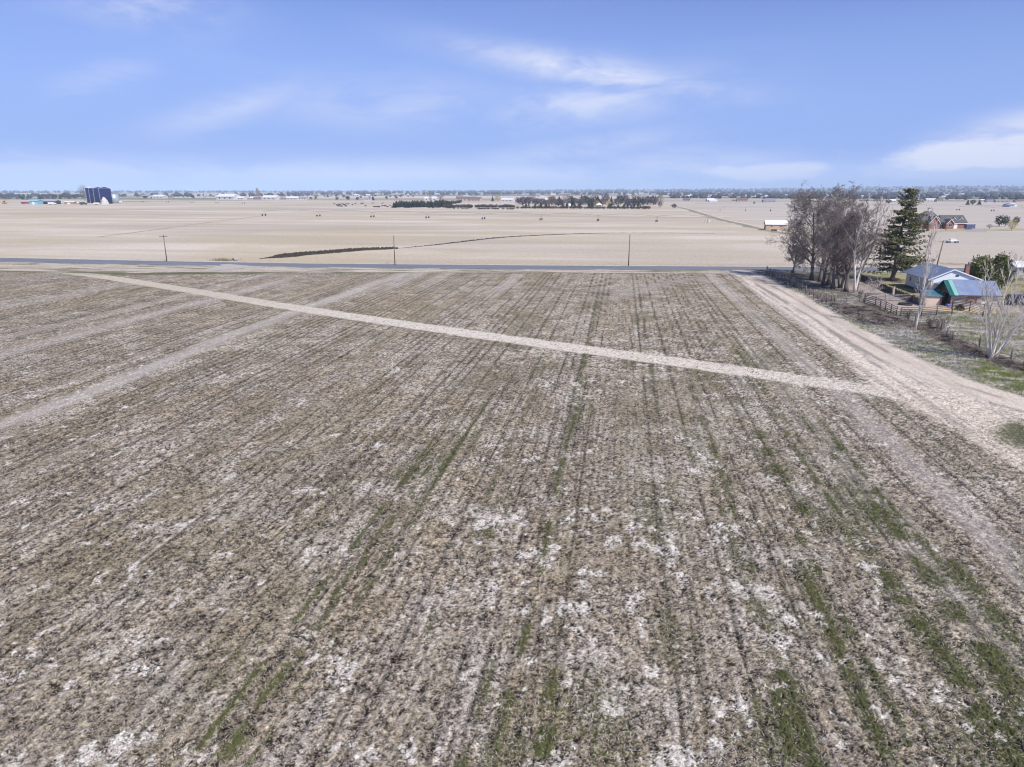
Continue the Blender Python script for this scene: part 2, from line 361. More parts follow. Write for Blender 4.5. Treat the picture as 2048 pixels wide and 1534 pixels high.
    hc = lerp(hc, C(.66, .61, .56), np.clip(sum(np.exp(-((Xf - tx + o + (fbm(Yf / 20, Xf * 0, 95, 2) - .5)) / .32) ** 2) for o in (2.9, 5.1)) * .55, 0, .7))
    hc = lerp(hc, C(.20, .18, .165), np.clip(sum(np.exp(-((Xf - tx + o) / .28) ** 2) for o in (2.3, 4.4)) * sst(fbm(Yf / 4, Xf / 2, 97, 3), .4, .65) * .6, 0, 1))
    col = lerp(col, hc, hd)
    # green patch on the inner side of the bend
    gp = np.exp(-(((Xf - 34.6 - (Yf - 60) * .3) / 2.9) ** 2 + ((Yf - 60.0) / 4.2) ** 2)); gp = sst(gp + (n1 - .5) * 1.1 + (n5 - .5) * .5, .30, .62)
    col = lerp(col, C(.075, .088, .032) * (.5 + n1[:, None]), np.clip(gp, 0, 1) * .92)
    # far end verge: narrow weeds, dirt strip, roadside
    ys = ry(Xf, ROAD_S); q = ys - Yf + (n2 - .5) * 1.2
    fe = np.interp(Xf, [-260, -165, -121, -99, -54, -5, 26], [22, 21, 21, 15.5, 10.6, 9.0, 9.0]) + (n2 - .5) * 1.5
    inv = (1 - sst(q, fe - .8, fe + .6)) * (Xf < 60)
    vc = lerp(C(.56, .50, .42) + 0 * Xf[:, None], C(.42, .37, .30), sst(fbm(Xf / 12, Yf / .9, 101, 4), .4, .65)) * (.75 + .4 * n1[:, None])
    vc = lerp(vc, C(.12, .125, .055), sst(fbm(Xf / 9, Yf / 1.0, 103, 3), .52, .68) * .75)
    vc = lerp(vc, C(.10, .085, .065), np.exp(-((q - 1.0) / .7) ** 2) * .8 * sst(fbm(Xf / 5, Yf * 0, 105, 3), .3, .6))
    col = lerp(col, vc, inv)
    gedge = np.exp(-((q - fe) / 1.0) ** 2) * sst(fbm(Xf / 16, Yf * 0, 107, 3), .3, .55) * (Xf < 25)
    gedge = gedge + np.exp(-((q - fe - 2) / 2.4) ** 2) * np.exp(-((Xf + 104) / 22) ** 2)
    col = lerp(col, C(.085, .095, .03), np.clip(gedge, 0, 1) * .8)
    # lane surface
    dt = dist_poly(Xf, Yf, TRACK)
    tw = np.interp(Yf, [40, 60, 120, 160, 178], [2.4, 2.3, 2.0, 2.2, 3.4])
    tr = 1 - sst(dt + (n1 - .5) * .5, tw - .2, tw + .45); hedge_ = np.exp(-((Xf - tx + tw + .75) / .55) ** 2) * sst(fbm(Yf / 9, Xf / 3, 112, 3), .30, .55); col = lerp(col, C(.22, .205, .18), np.clip(hedge_ * .8, 0, 1) * hd)
    tcn = lerp(C(.64, .57, .485) + 0 * Xf[:, None], C(.53, .465, .40), sst(fbm(Xf / .8, Yf / 9, 111, 4), .35, .7)) * (.9 + .15 * n1[:, None])
    cen = np.exp(-(dt / .40) ** 2) * sst(fbm(Yf / 6, Xf / 3, 113, 3), .30, .5)
    tcn = lerp(tcn, C(.27, .225, .175), cen * .75)
    col = lerp(col, tcn, tr)
    # east side: rough grass, yard
    ex = Xf - (tx + tw) ; fx = FENCE_X(Yf)
    east = sst(ex + (n1 - .5) * 1.4 + (n2 - .5) * 1.5, -.1, 1.0)
    gr = lerp(C(.27, .255, .225) + 0 * Xf[:, None], C(.185, .20, .095), sst(n2, .36, .6) * .85)
    gr = lerp(gr, C(.50, .45, .39), sst(fbm(Xf / 2.5, Yf / 1.0, 121, 4), .52, .68) * .8) * (.32 + 1.15 * sst(n1 * .6 + n5 * .4, .32, .62))[:, None]
    lush = np.exp(-(((Xf - 43.5) / 4.0) ** 2 + ((Yf - 80) / 8.0) ** 2) ** 2) * sst(fbm(Xf / 1.6, Yf / .8, 123, 3), .35, .55)
    gr = lerp(gr, C(.125, .155, .035) * (.6 + .9 * n1[:, None]), np.clip(lush, 0, 1))
    grey = np.exp(-(((Xf - 40) / 3) ** 2 + ((Yf - 106) / 16) ** 2) ** 2); gr = lerp(gr, C(.27, .26, .25) * (.7 + .6 * n1[:, None]), np.clip(grey, 0, 1) * .45)
    # under the grove: dark leaf litter
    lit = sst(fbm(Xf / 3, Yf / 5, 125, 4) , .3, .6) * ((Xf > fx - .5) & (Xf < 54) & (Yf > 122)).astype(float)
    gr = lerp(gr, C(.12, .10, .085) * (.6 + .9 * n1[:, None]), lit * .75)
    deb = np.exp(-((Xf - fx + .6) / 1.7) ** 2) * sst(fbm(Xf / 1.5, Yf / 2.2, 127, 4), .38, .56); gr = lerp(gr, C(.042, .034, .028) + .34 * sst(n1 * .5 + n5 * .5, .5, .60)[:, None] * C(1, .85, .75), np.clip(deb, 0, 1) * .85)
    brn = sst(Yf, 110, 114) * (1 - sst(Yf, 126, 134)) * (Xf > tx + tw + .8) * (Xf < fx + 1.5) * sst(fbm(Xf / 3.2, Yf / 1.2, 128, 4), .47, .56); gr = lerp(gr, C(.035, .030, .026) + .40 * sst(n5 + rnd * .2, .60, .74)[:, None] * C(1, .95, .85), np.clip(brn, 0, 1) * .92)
    # corral dirt
    cor = sst(Xf - (45.8 + (n2 - .5)), 0, 1) * sst(Yf, 124, 129) * (1 - sst(Yf + (Xf - 45) * 0, 150, 168)) * (1 - sst(Xf - np.interp(Yf, [131, 145, 173], [57, 53.2, 55.4]), -.5, .3))
    gr = lerp(gr, C(.42, .355, .33) * (.75 + .45 * n1[:, None]), np.clip(cor, 0, 1) * .85)
    cor2 = sst(Yf, 124.5, 127) * (1 - sst(Yf, 131, 133)) * sst(Xf, 48, 50) * (1 - sst(Xf, 78, 84))
    gr = lerp(gr, C(.50, .43, .36) * (.75 + .4 * n1[:, None]), cor2 * .8)
    straw = np.exp(-(((Xf - 58.5 - (126.5 - Yf) * .0) / 6.0) ** 2 + ((Yf - 127.4 + (Xf - 56) * .25) / 1.9) ** 2) ** 2)
    gr = lerp(gr, C(.62, .47, .25), np.clip(straw, 0, 1) * .85)
    # lawn by the house
    lawn = sst(Xf - np.interp(Yf, [131, 145, 173], [57, 54.5, 56.4]), -.3, .5) * sst(Yf, 138, 142) * (1 - sst(Yf, 180, 184))
    gr = lerp(gr, lerp(C(.36, .31, .18) + 0 * Xf[:, None], C(.20, .20, .09), sst(n2, .42, .62)) * (.75 + .45 * n1[:, None]), lawn)
    col = lerp(col, gr, east)
    col = np.clip(col, .008, .8)
    # relief
    Z = .10 + .05 * (n2 - .5) + (fine * .022 + (n1 - .5) * .12 + (n5 - .5) * .07 * (Yf < 80) + (n5 - .5) * .03) * (1 - .85 * np.maximum(tr, 0)) - line * .03 + green * .035 - white * .012
    Z = np.where(east > .5, .10 + (n2 - .5) * .12 + (n1 - .5) * .10, Z)
    Z = np.where(tr > .3, .09 + (n2 - .5) * .02 - .02 * np.exp(-((dt - .9) / .35) ** 2) + .01 * n1, Z)
    Z = np.where(q < 1.5, np.minimum(Z, .07), Z)
    co = np.stack([Xf, Yf, Z], 1)
    ii = (np.arange(NY - 1)[:, None] * NX + np.arange(NX - 1)[None, :]).ravel()
    quads = np.stack([ii, ii + 1, ii + NX + 1, ii + NX], 1)
    m = bpy.data.materials.new('soil_and_stubble'); m.use_nodes = True; t = NT(m.node_tree)
    o = t.node('ShaderNodeOutputMaterial'); b = t.node('ShaderNodeBsdfPrincipled'); t.link(b.outputs[0], o.inputs['Surface']); b.inputs['Roughness'].default_value = .95
    b.inputs['Specular IOR Level'].default_value = .15
    a = t.node('ShaderNodeVertexColor'); a.layer_name = 'col'; c = t.node('ShaderNodeTexCoord').outputs['Object']
    f1 = t.noise(c, 14, 3, .7, .6); f2 = t.noise(c, 5, 3, .6)
    cc = t.mix(1.0, a.outputs[0], t.mix(t.ss(f1, .36, .66), (.62, .62, .62), (1.42, 1.4, 1.36)), 'MULTIPLY')
    cc = t.mix(1.0, cc, t.mix(t.ss(f2, .35, .65), (.86, .84, .84), (1.14, 1.14, 1.12)), 'MULTIPLY')
    t.link(cc, b.inputs['Base Color'])
    bn = t.node('ShaderNodeBump'); bn.inputs['Strength'].default_value = .8; bn.inputs['Distance'].default_value = .04; t.link(f1, bn.inputs['Height']); t.link(bn.outputs[0], b.inputs['Normal'])
    # split the one sheet by what the surface is
    kind = np.zeros(len(Xf), int)
    kind[hd > .5] = 1; kind[east > .5] = 3; kind[tr > .5] = 2; kind[(inv > .5) & (Xf < 26)] = 1
    qk = kind[quads[:, 0]]
    for kk, nm in ((0, 'stubble_field'), (1, 'field_margin'), (2, 'dirt_track'), (3, 'rough_grass_ground')):
        sel = quads[qk == kk]; used = np.unique(sel); remap = np.zeros(len(Xf), np.int64); remap[used] = np.arange(len(used))
        struct(np_mesh(nm, co[used], remap[sel], m, True, col[used]))
    return co.reshape(NY, NX, 3), col.reshape(NY, NX, 3), green.reshape(NY, NX), white.reshape(NY, NX), kind.reshape(NY, NX)
GCO, GCOL, GGR, GWH, GKD = near_ground()

def attr_mat(name, rough=.9):
    m = bpy.data.materials.new(name); m.use_nodes = True; t = NT(m.node_tree)
    o = t.node('ShaderNodeOutputMaterial'); b = t.node('ShaderNodeBsdfPrincipled'); t.link(b.outputs[0], o.inputs['Surface']); b.inputs['Roughness'].default_value = rough
    a = t.node('ShaderNodeVertexColor'); a.layer_name = 'col'; c = t.node('ShaderNodeTexCoord').outputs['Object']
    f = t.noise(c, 6, 2); t.link(t.mix(1.0, a.outputs[0], t.mix(f, (.75, .75, .75), (1.2, 1.2, 1.2)), 'MULTIPLY'), b.inputs['Base Color']); return m
def strips(name, base, ang, L, wd, lift, col, mat, rise=None):
    """arched little straws / blades: 2 quads each"""
    n = len(base); d = np.stack([np.cos(ang), np.sin(ang), 0 * ang], 1); s = np.stack([-np.sin(ang), np.cos(ang), 0 * ang], 1)
    z = np.array([[0, 0, 1.0]])
    h = [0 * lift, lift, (lift * .35 if rise is None else rise)]; pos = [-.5, 0, .5]; vs = []
    for j in range(3):
        p = base + d * (L * pos[j])[:, None] + z * h[j][:, None]
        w2 = wd * (1, 1, .5)[j]
        vs += [p - s * w2[:, None] * .5, p + s * w2[:, None] * .5]
    co = np.stack(vs, 1).reshape(-1, 3); b = np.arange(n)[:, None] * 6
    quads = np.concatenate([b + np.array([[0, 1, 3, 2]]), b + np.array([[2, 3, 5, 4]])])
    return np_mesh(name, co, quads, mat, False, np.repeat(col, 6, 0))
def residue():
    rng = np.random.default_rng(8); NY, NX, _ = GCO.shape
    # straw lying about: denser near
    n = 190000; vi = (rng.random(n) ** 1.15 * NY * .62 + NY * .10).astype(int); ui = (rng.random(n) * (NX * .84) + NX * .08).astype(int)
    k = (GKD[vi, ui] <= 1) & (GWH[vi, ui] < .75) & (GGR[vi, ui] < .8); vi, ui = vi[k], ui[k]; n = len(vi)
    base = GCO[vi, ui] + np.stack([rng.normal(0, .05, n), rng.normal(0, .05, n), rng.random(n) * .01], 1)
    dist = base[:, 1]; L = rng.uniform(.05, .16, n) * (1 + dist / 60); wd = rng.uniform(.008, .018, n) * (1 + dist / 30); lift = rng.uniform(.005, .045, n) * (1 + dist / 90)
    pal = np.array([(.44, .385, .33), (.31, .265, .22), (.20, .17, .145), (.52, .47, .42), (.36, .32, .30), (.42, .32, .19), (.11, .095, .08)])
    c = pal[rng.choice(7, n, p=[.2, .2, .18, .12, .14, .06, .10])] * rng.uniform(.75, 1.2, n)[:, None]
    stuff(strips('crop_residue', base, rng.random(n) * 6.283, L, wd, lift, c, attr_mat('straw')), 'curled dry straw and stubble lying over the brown field', 'straw')
    # weeds in the rows
    p = np.where(GKD <= 1, GGR, 0) ** 1.5; p[:int(NY * .06)] = 0; p = p * (1 / (1 + np.exp((np.arange(NY)[:, None] - NY * .72) / 40))); cs = np.cumsum(p.ravel()); n = 32000
    idx = np.searchsorted(cs, rng.random(n) * cs[-1]); idx = np.clip(idx, 0, NY * NX - 1)
    base = GCO.reshape(-1, 3)[idx] + np.stack([rng.normal(0, .05, n), rng.normal(0, .07, n), 0 * rng.random(n)], 1); dist = base[:, 1]
    L = rng.uniform(.06, .15, n) * (1 + dist / 50); wd = rng.uniform(.015, .04, n) * (1 + dist / 45); lift = rng.uniform(.03, .09, n)
    c = np.array([(.072, .085, .030)]) * rng.uniform(.5, 1.6, (n, 1)) + np.array([(.03, .015, 0)]) * rng.random((n, 1))
    stuff(strips('green_weeds', base, rng.random(n) * 6.283, L, wd, lift, c, attr_mat('weed')), 'low green weeds growing in thin lines along the crop rows', 'weeds')
    # rough grass east of the lane
    yy, xx = np.nonzero(GKD == 3); sel = (GCO[yy, xx, 1] < 175) & (GCO[yy, xx, 0] < 75) & (GCO[yy, xx, 0] < GCO[yy, xx, 1] * .6 + 10); yy, xx = yy[sel], xx[sel]
    n = 42000; i = rng.integers(0, len(yy), n); base = GCO[yy[i], xx[i]] + np.stack([rng.normal(0, .15, n), rng.normal(0, .2, n), 0 * rng.random(n)], 1); c0 = GCOL[yy[i], xx[i]]
    L = rng.uniform(.15, .5, n); wd = rng.uniform(.03, .07, n); lift = rng.uniform(.05, .22, n)
    inside = (base[:, 0] > 46.5) & (base[:, 1] > 124); lift[inside] *= .25; L[inside] *= .5
    c = np.clip(c0 * rng.uniform(.5, 1.7, (n, 1)), .02, .6)
    stuff(strips('rough_grass', base, rng.random(n) * 6.283, L, wd, lift, c, attr_mat('grass_blades')), 'matted winter grass between the dirt track and the farmyard', 'grass')
residue()

def strip(name, pts, wd, z, mat, n=8, jag=0.0, seed=0):
    pts = catmull(pts, n); rng = random.Random(seed); m = MB(); L = []
    for i, (x, y) in enumerate(pts):
        a = pts[max(i - 1, 0)]; b = pts[min(i + 1, len(pts) - 1)]; dx, dy = b[0] - a[0], b[1] - a[1]; l = math.hypot(dx, dy) or 1
        w0 = (wd[min(len(wd) - 1, int(i / len(pts) * len(wd)))] if hasattr(wd, '__len__') else wd) / 2
        w1, w2 = w0 * (1 + rng.uniform(-jag, jag)), w0 * (1 + rng.uniform(-jag, jag)); L.append(((x - dy / l * w1, y + dx / l * w1, z), (x + dy / l * w2, y - dx / l * w2, z)))
    for (a, b), (c, d) in zip(L[:-1], L[1:]): m.add([a, b, d, c], [(0, 1, 2, 3)])
    return struct(m.build(name, mat))
# asphalt road, gravel shoulder beyond it
asph = pmat('asphalt', (.155, .165, .185), (.20, .21, .23), .6, .8, .1, stretch=(.1, 1, 1))
m = MB(); xs = [-900, -500, -260, -187, -150, -125, -105, -88, -58, -29, 0, 40, 74, 100, 140, 300, 900]
for a, b in zip(xs[:-1], xs[1:]):
    m.add([(a, float(ry(a, ROAD_S)), .13), (b, float(ry(b, ROAD_S)), .13), (b, float(ry(b, ROAD_N)), .13), (a, float(ry(a, ROAD_N)), .13)], [(0, 1, 2, 3)])
    for P_, s in ((ROAD_S, -1), (ROAD_N, 1)):
        q = [(a, float(ry(a, P_)), .13), (b, float(ry(b, P_)), .13), (b, float(ry(b, P_)) + s * .8, .0), (a, float(ry(a, P_)) + s * .8, .0)]
        m.add(q, [(0, 1, 2, 3) if s > 0 else (3, 2, 1, 0)])
struct(m.build('road', asph))
strip('road_shoulder', [(x, float(ry(x, ROAD_N)) + 1.6) for x in (-400, -187, -125, -88, -29, 40, 74, 140, 400)], 1.9, .012, pmat('pale_gravel', (.62, .55, .46), (.5, .42, .33), .5, .95), 6, .35, 3)
strip('apron', [(-104, 163), (-103, 170), (-101, 175)], [6, 9, 16], .16, pmat('driveway', (.40, .37, .34), (.48, .43, .37), .8, .95), 4, .1, 5)
# far farm lane and pivot wheel ruts
olv = pmat('rut_grass', (.33, .29, .20), (.24, .215, .14), .05, .95)
far_lane = [G(1345, 411), G(1375, 418), G(1405, 427), G(1440, 438), G(1480, 447), G(1530, 459), G(1580, 467), G(1640, 472)]
strip('farm_lane_verge', far_lane, 9, .008, olv, 6, .3, 9)
strip('farm_lane', [(x + 3.0, y + 1) for x, y in far_lane], 3.2, .016, pmat('lane_dust', (.60, .53, .45), (.5, .44, .36), .1, .95), 6, .1, 9)
strip('wheel_rut', [G(195, 474), G(300, 461), G(400, 447), G(480, 437), G(528, 431.5)], 2.6, .010, pmat('rut_soil', (.40, .33, .24), (.31, .25, .18), .1, .95), 6, .35, 2)
strip('field_border', [G(1400, 432), G(1560, 432.5), G(1700, 433)], 4, .009, olv, 6, .4, 22)
strip('field_border', [G(1390, 407.5), G(1560, 408), G(1800, 409), G(2048, 411)], 16, .009, pmat('border_dark', (.16, .13, .11), (.3, .25, .2), .02, .95), 6, .5, 23)
strip('field_border', [G(240, 403.2), G(420, 401.5), G(560, 400.6)], [50, 30, 14], .009, pmat('border_green', (.10, .105, .055), (.17, .16, .09), .02, .95), 6, .2, 24)
# scar of tilled ground behind the house
strip('tilled_strip', [G(1880, 527), G(1930, 529), G(1990, 532), G(2060, 534)], 7, .01, pmat('tilled', (.30, .225, .17), (.42, .35, .28), .3, .95), 6, .3, 4)

# burnt irrigation ditch: a real shallow trench bank with charred weeds
def ditch():
    char = pmat('charred_weeds', (.022, .020, .016), (.07, .055, .042), 1.5, .95, .5)
    pts = catmull([G(520, 517.5), G(560, 514.5), G(600, 509.5), G(650, 505.5), G(720, 500), G(790, 497), G(870, 490), G(1000, 475.5), G(1100, 470), G(1200, 466.6), G(1310, 466.2), G(1432, 466.8)], 40)
    rng = random.Random(5); m = MB(); g = MB(); n = len(pts)
    for i in range(n - 1):
        f = i / n; x, y = pts[i]; x2, y2 = pts[i + 1]; dx, dy = x2 - x, y2 - y; l = math.hypot(dx, dy) or 1; nx, ny = -dy / l, dx / l
        wd = np.interp(f, [0, .06, .12, .33, .45, .47, .6, .8, 1], [.4, 1.6, 6.0, 6.0, 3.2, .5, 1.5, .9, .35]) * rng.uniform(.8, 1.2); 
        if .455 < f < .475: wd *= .2
        kk = min(1, wd / 2.5 + .12)
        for k in range(int(2 + wd * 3)):
            s = rng.uniform(-.5, .5) * wd; t_ = rng.random(); cx, cy = x + dx * t_ + nx * s, y + dy * t_ + ny * s
            h = rng.uniform(.15, .8) * kk; r = rng.uniform(.25, .7) * kk; a = rng.random() * 6.28
            vs = [(cx + r * math.cos(a + q * 1.256) * rng.uniform(.6, 1.2), cy + r * math.sin(a + q * 1.256) * rng.uniform(.6, 1.2), 0.0) for q in range(5)] + [(cx + rng.uniform(-.2, .2), cy + rng.uniform(-.2, .2), h)]
            m.add(vs, [(q, (q + 1) % 5, 5) for q in range(5)])
        w2 = wd * .5; g.add([(x + nx * w2, y + ny * w2, .02), (x - nx * w2, y - ny * w2, .02), (x2 - nx * w2, y2 - ny * w2, .02), (x2 + nx * w2, y2 + ny * w2, .02)], [(0, 1, 2, 3)])
    stuff(m.build('charred_weeds', char), 'blackened weeds along the irrigation ditch crossing the far field', 'weeds')
    struct(g.build('irrigation_ditch', char))
ditch()


# ================================================================ objects
BARK = pmat('grey_bark', (.20, .165, .145), (.11, .09, .08), 4, .9, .4)
TWIG = pmat('grey_twigs', (.23, .195, .18), (.14, .115, .105), .5, .9)
TWIG2 = pmat('brown_twigs', (.25, .19, .175), (.16, .12, .11), .5, .9)
PALEBARK = pmat('pale_bark', (.74, .69, .64), (.46, .41, .37), 3, .8, .3, stretch=(1, 1, 2.5))
PALETWIG = pmat('pale_twigs', (.66, .60, .54), (.46, .40, .36), .8, .85)
def grow_tree(seed, h, r0, spread=.5, levels=4, counts=(11, 9, 7, 5), droop=0.0, lean=(0, 0), up=.55, first=.22, ratio=(.52, .50, .46, .42), twr=.016, stems=1, apex=1.0, wig=.14, stemspread=.25):
    """returns (trunk MB, twig MB) of a leafless tree grown by recursive branching"""
    rng = random.Random(seed); T, C = MB(), MB()
    def limb(p, d, L, r, lv):
        ns = (9, 6, 4, 3, 2)[lv]; pts = [p]; q = p.copy(); dd = d.normalized(); step = L / ns
        for i in range(ns):
            dd = (dd + Vector((rng.uniform(-1, 1), rng.uniform(-1, 1), rng.uniform(-.6, .6))) * wig * (1 + .5 * lv)
                  + Vector((0, 0, (.10 if lv == 0 else .035 * up * 2 if lv == 1 else .01) - droop * (lv - .5 if lv > 0 else 0) * (i / ns)))).normalized()
            q = q + dd * step; pts.append(q.copy())
        e = max(twr * .55, r * (.22 if lv else .15)); rs = [r + (e - r) * (i / ns) ** .8 for i in range(ns + 1)]
        if lv == 0: rs[0] *= 1.5
        (T if lv < 2 else C).tube(pts, rs, (8, 5, 3, 3, 3)[lv], lv < 1)
        if lv >= levels: return
        cnt = counts[lv]
        for k in range(cnt):
            f = first + (1 - first) * (k + rng.random()) / cnt if lv == 0 else .18 + .82 * (k + rng.random()) / cnt
            i = min(int(f * ns), ns - 1); pp = pts[i].lerp(pts[i + 1], f * ns - i); ax = (pts[i + 1] - pts[i]).normalized()
            a = rng.random() * 6.283 if lv == 0 else rng.uniform(0, 6.283); side = (ax.orthogonal().normalized()); side = Matrix.Rotation(a, 3, ax) @ side
            tilt = rng.uniform(.6, 1.25) * spread * (1.5 if lv == 0 else 1.35)
            nd = (ax * math.cos(tilt) + side * math.sin(tilt) + Vector((0, 0, up * .35 if lv < 2 else .05))).normalized()
            ln = L * ratio[lv] * rng.uniform(.65, 1.2) * ((1.15 - .55 * f * apex) if lv == 0 else (1.1 - .5 * f))
            rr = max(twr * (1, 1, 1, 1, .9)[lv + 1 if lv < 4 else 4], rs[i] * rng.uniform(.38, .55)); limb(pp, nd, ln, rr, lv + 1)
    for s in range(stems):
        a = s * 2.399 + seed; k = stemspread * (0 if stems == 1 else rng.uniform(.5, 1.2))
        limb(Vector((math.cos(a) * r0 * .8 * (stems > 1), math.sin(a) * r0 * .8 * (stems > 1), -.1)), Vector((lean[0] + math.cos(a) * k, lean[1] + math.sin(a) * k, 1)), h * (1 if s == 0 else rng.uniform(.62, .98)), r0 * (1 if stems == 1 else rng.uniform(.6, 1)), 0)
    return T, C
def place_tree(name, label, cat, x, y, T, C, mt, mc, group=None, rz=0, s=1.0):
    r = empty(name, x, y, .05, rz); r.scale = (s, s, s)
    T.build('trunk', mt, r, True); C.build('crown', mc, r); return tag(r, label, cat, group)

GROVE = 'bare trees of the grove beside the dirt track'
def zz(px, ytop, bx, by):
    x, y = G(bx, by); return top_z(px, ytop, math.hypot(x, y))
for (bx, by, ytop, seed, kw, mt, mc, lab) in [
    (1585, 546, 448, 11, dict(spread=.72, counts=(13, 10, 9, 6), lean=(-.10, 0), first=.15, stems=2, droop=.05, stemspread=.35), BARK, TWIG, 'low forked bare tree nearest the paved road, leftmost of the grove'),
    (1622, 561, 384, 23, dict(spread=.80, up=.3, counts=(22, 11, 9, 6), lean=(-.05, 0), droop=.03), BARK, TWIG, 'tall bare tree with thick dark trunk leaning left over the track'),
    (1640, 564, 374, 35, dict(spread=.68, up=.3, counts=(16, 10, 9, 6), lean=(.0, .03), droop=.03), BARK, TWIG, 'tallest bare tree of the grove with a rounded grey crown'),
    (1646, 571, 430, 41, dict(spread=.70, up=.3, counts=(14, 9, 8, 6), droop=.12, twr=.017), BARK, TWIG2, 'bare tree with drooping brownish twigs in the middle of the grove'),
    (1655, 571, 398, 52, dict(spread=.62, up=.35, counts=(15, 9, 8, 6), droop=.06), BARK, TWIG, 'slim bare tree directly right of the drooping one in the grove'),
    (1665, 578, 410, 63, dict(spread=.62, up=.35, counts=(14, 9, 8, 6), lean=(-.02, 0), droop=.08), BARK, TWIG, 'dark-barked bare tree at the track side of the grove'),
    (1680, 577, 470, 74, dict(spread=.45, counts=(9, 8, 6, 4), lean=(.12, 0), stems=3, stemspread=.3), BARK, TWIG, 'short bare tree with three leaning stems low in the grove'),
    (1692, 584, 420, 85, dict(spread=.66, up=.3, counts=(14, 9, 8, 6), droop=.15, twr=.017), BARK, TWIG2, 'bare tree with reddish weeping twigs at the right of the grove'),
    (1708, 586, 400, 99, dict(spread=.45, counts=(14, 8, 7, 4), lean=(-.06, .02), stems=2, first=.3, stemspread=.10, ratio=(.42, .5, .46, .42)), PALEBARK, TWIG, 'tall pale-trunked bare tree, rightmost of the grove'),
    (1672, 558, 392, 107, dict(spread=.68, up=.35, counts=(15, 9, 8, 6), droop=.05), BARK, TWIG, 'bare tree at the back of the grove towards the paved road')]:
    x, y = G(bx, by); h = zz(bx, ytop, bx, by)
    kw.setdefault('twr', .021); kw.setdefault('first', .14); kw.setdefault('ratio', (.56, .52, .48, .46)); T, C = grow_tree(seed, h * .86, .18 + h * .014, **kw); place_tree('bare_tree', lab, 'tree', x, y, T, C, mt, mc, GROVE)

# leaning dead branchy tree whose top shows right of the grove
x, y = G(1712, 583); T, C = grow_tree(205, 15.4, .22, spread=.22, counts=(5, 6, 5, 5), lean=(.20, 0), first=.62, up=.9)
place_tree('bare_tree', 'thin bare tree leaning right with a single tuft of twigs at its top', 'tree', x, y, T, C, BARK, TWIG2)
# pale saplings by the fence
x, y = G(1829, 662); T, C = grow_tree(311, 15.5, .17, spread=.34, counts=(26, 5, 4, 3), lean=(.02, .0), first=.08, up=1.2, twr=.016, wig=.07, ratio=(.22, .45, .45, .4), apex=.7)
place_tree('bare_tree', 'slender white-barked bare tree in front of the small teal-roofed outbuilding', 'tree', x, y, T, C, PALEBARK, PALETWIG)
x, y = G(1983, 719); T, C = grow_tree(42, 12.5, .20, spread=.40, counts=(12, 5, 4, 2), lean=(.06, .0), first=.18, up=1.0, twr=.020, stems=6, wig=.07, ratio=(.30, .45, .45, .4), apex=.8, stemspread=.55)
place_tree('bare_tree', 'pale many-stemmed bare tree by the wire fence near the right edge', 'tree', x, y, T, C, PALEBARK, PALETWIG)
for (bx, by, hh, sd, lab) in [(1745, 590, 3.2, 5, 'small pale bare shrub inside the corral before the dark board fence'), (1880, 662, 2.0, 6, 'low twiggy bare bush on the fence line under the white-barked tree'), (1860, 655, 1.8, 16, 'scrubby bare bush on the fence line left of the white-barked tree'),
                              (1815, 640, 1.5, 17, 'lowest bare bush on the fence line by the corral corner'), (1720, 596, 1.6, 26, 'dry twiggy bush at the left end of the corral')]:
    x, y = G(bx, by); T, C = grow_tree(sd, hh, .05, spread=.6, counts=(10, 6, 4, 2), levels=3, stems=5, first=.1, twr=.012, stemspread=.6)
    place_tree('bare_shrub', lab, 'shrub', x, y, T, C, PALEBARK if sd == 5 else BARK, PALETWIG if sd == 5 else TWIG2)

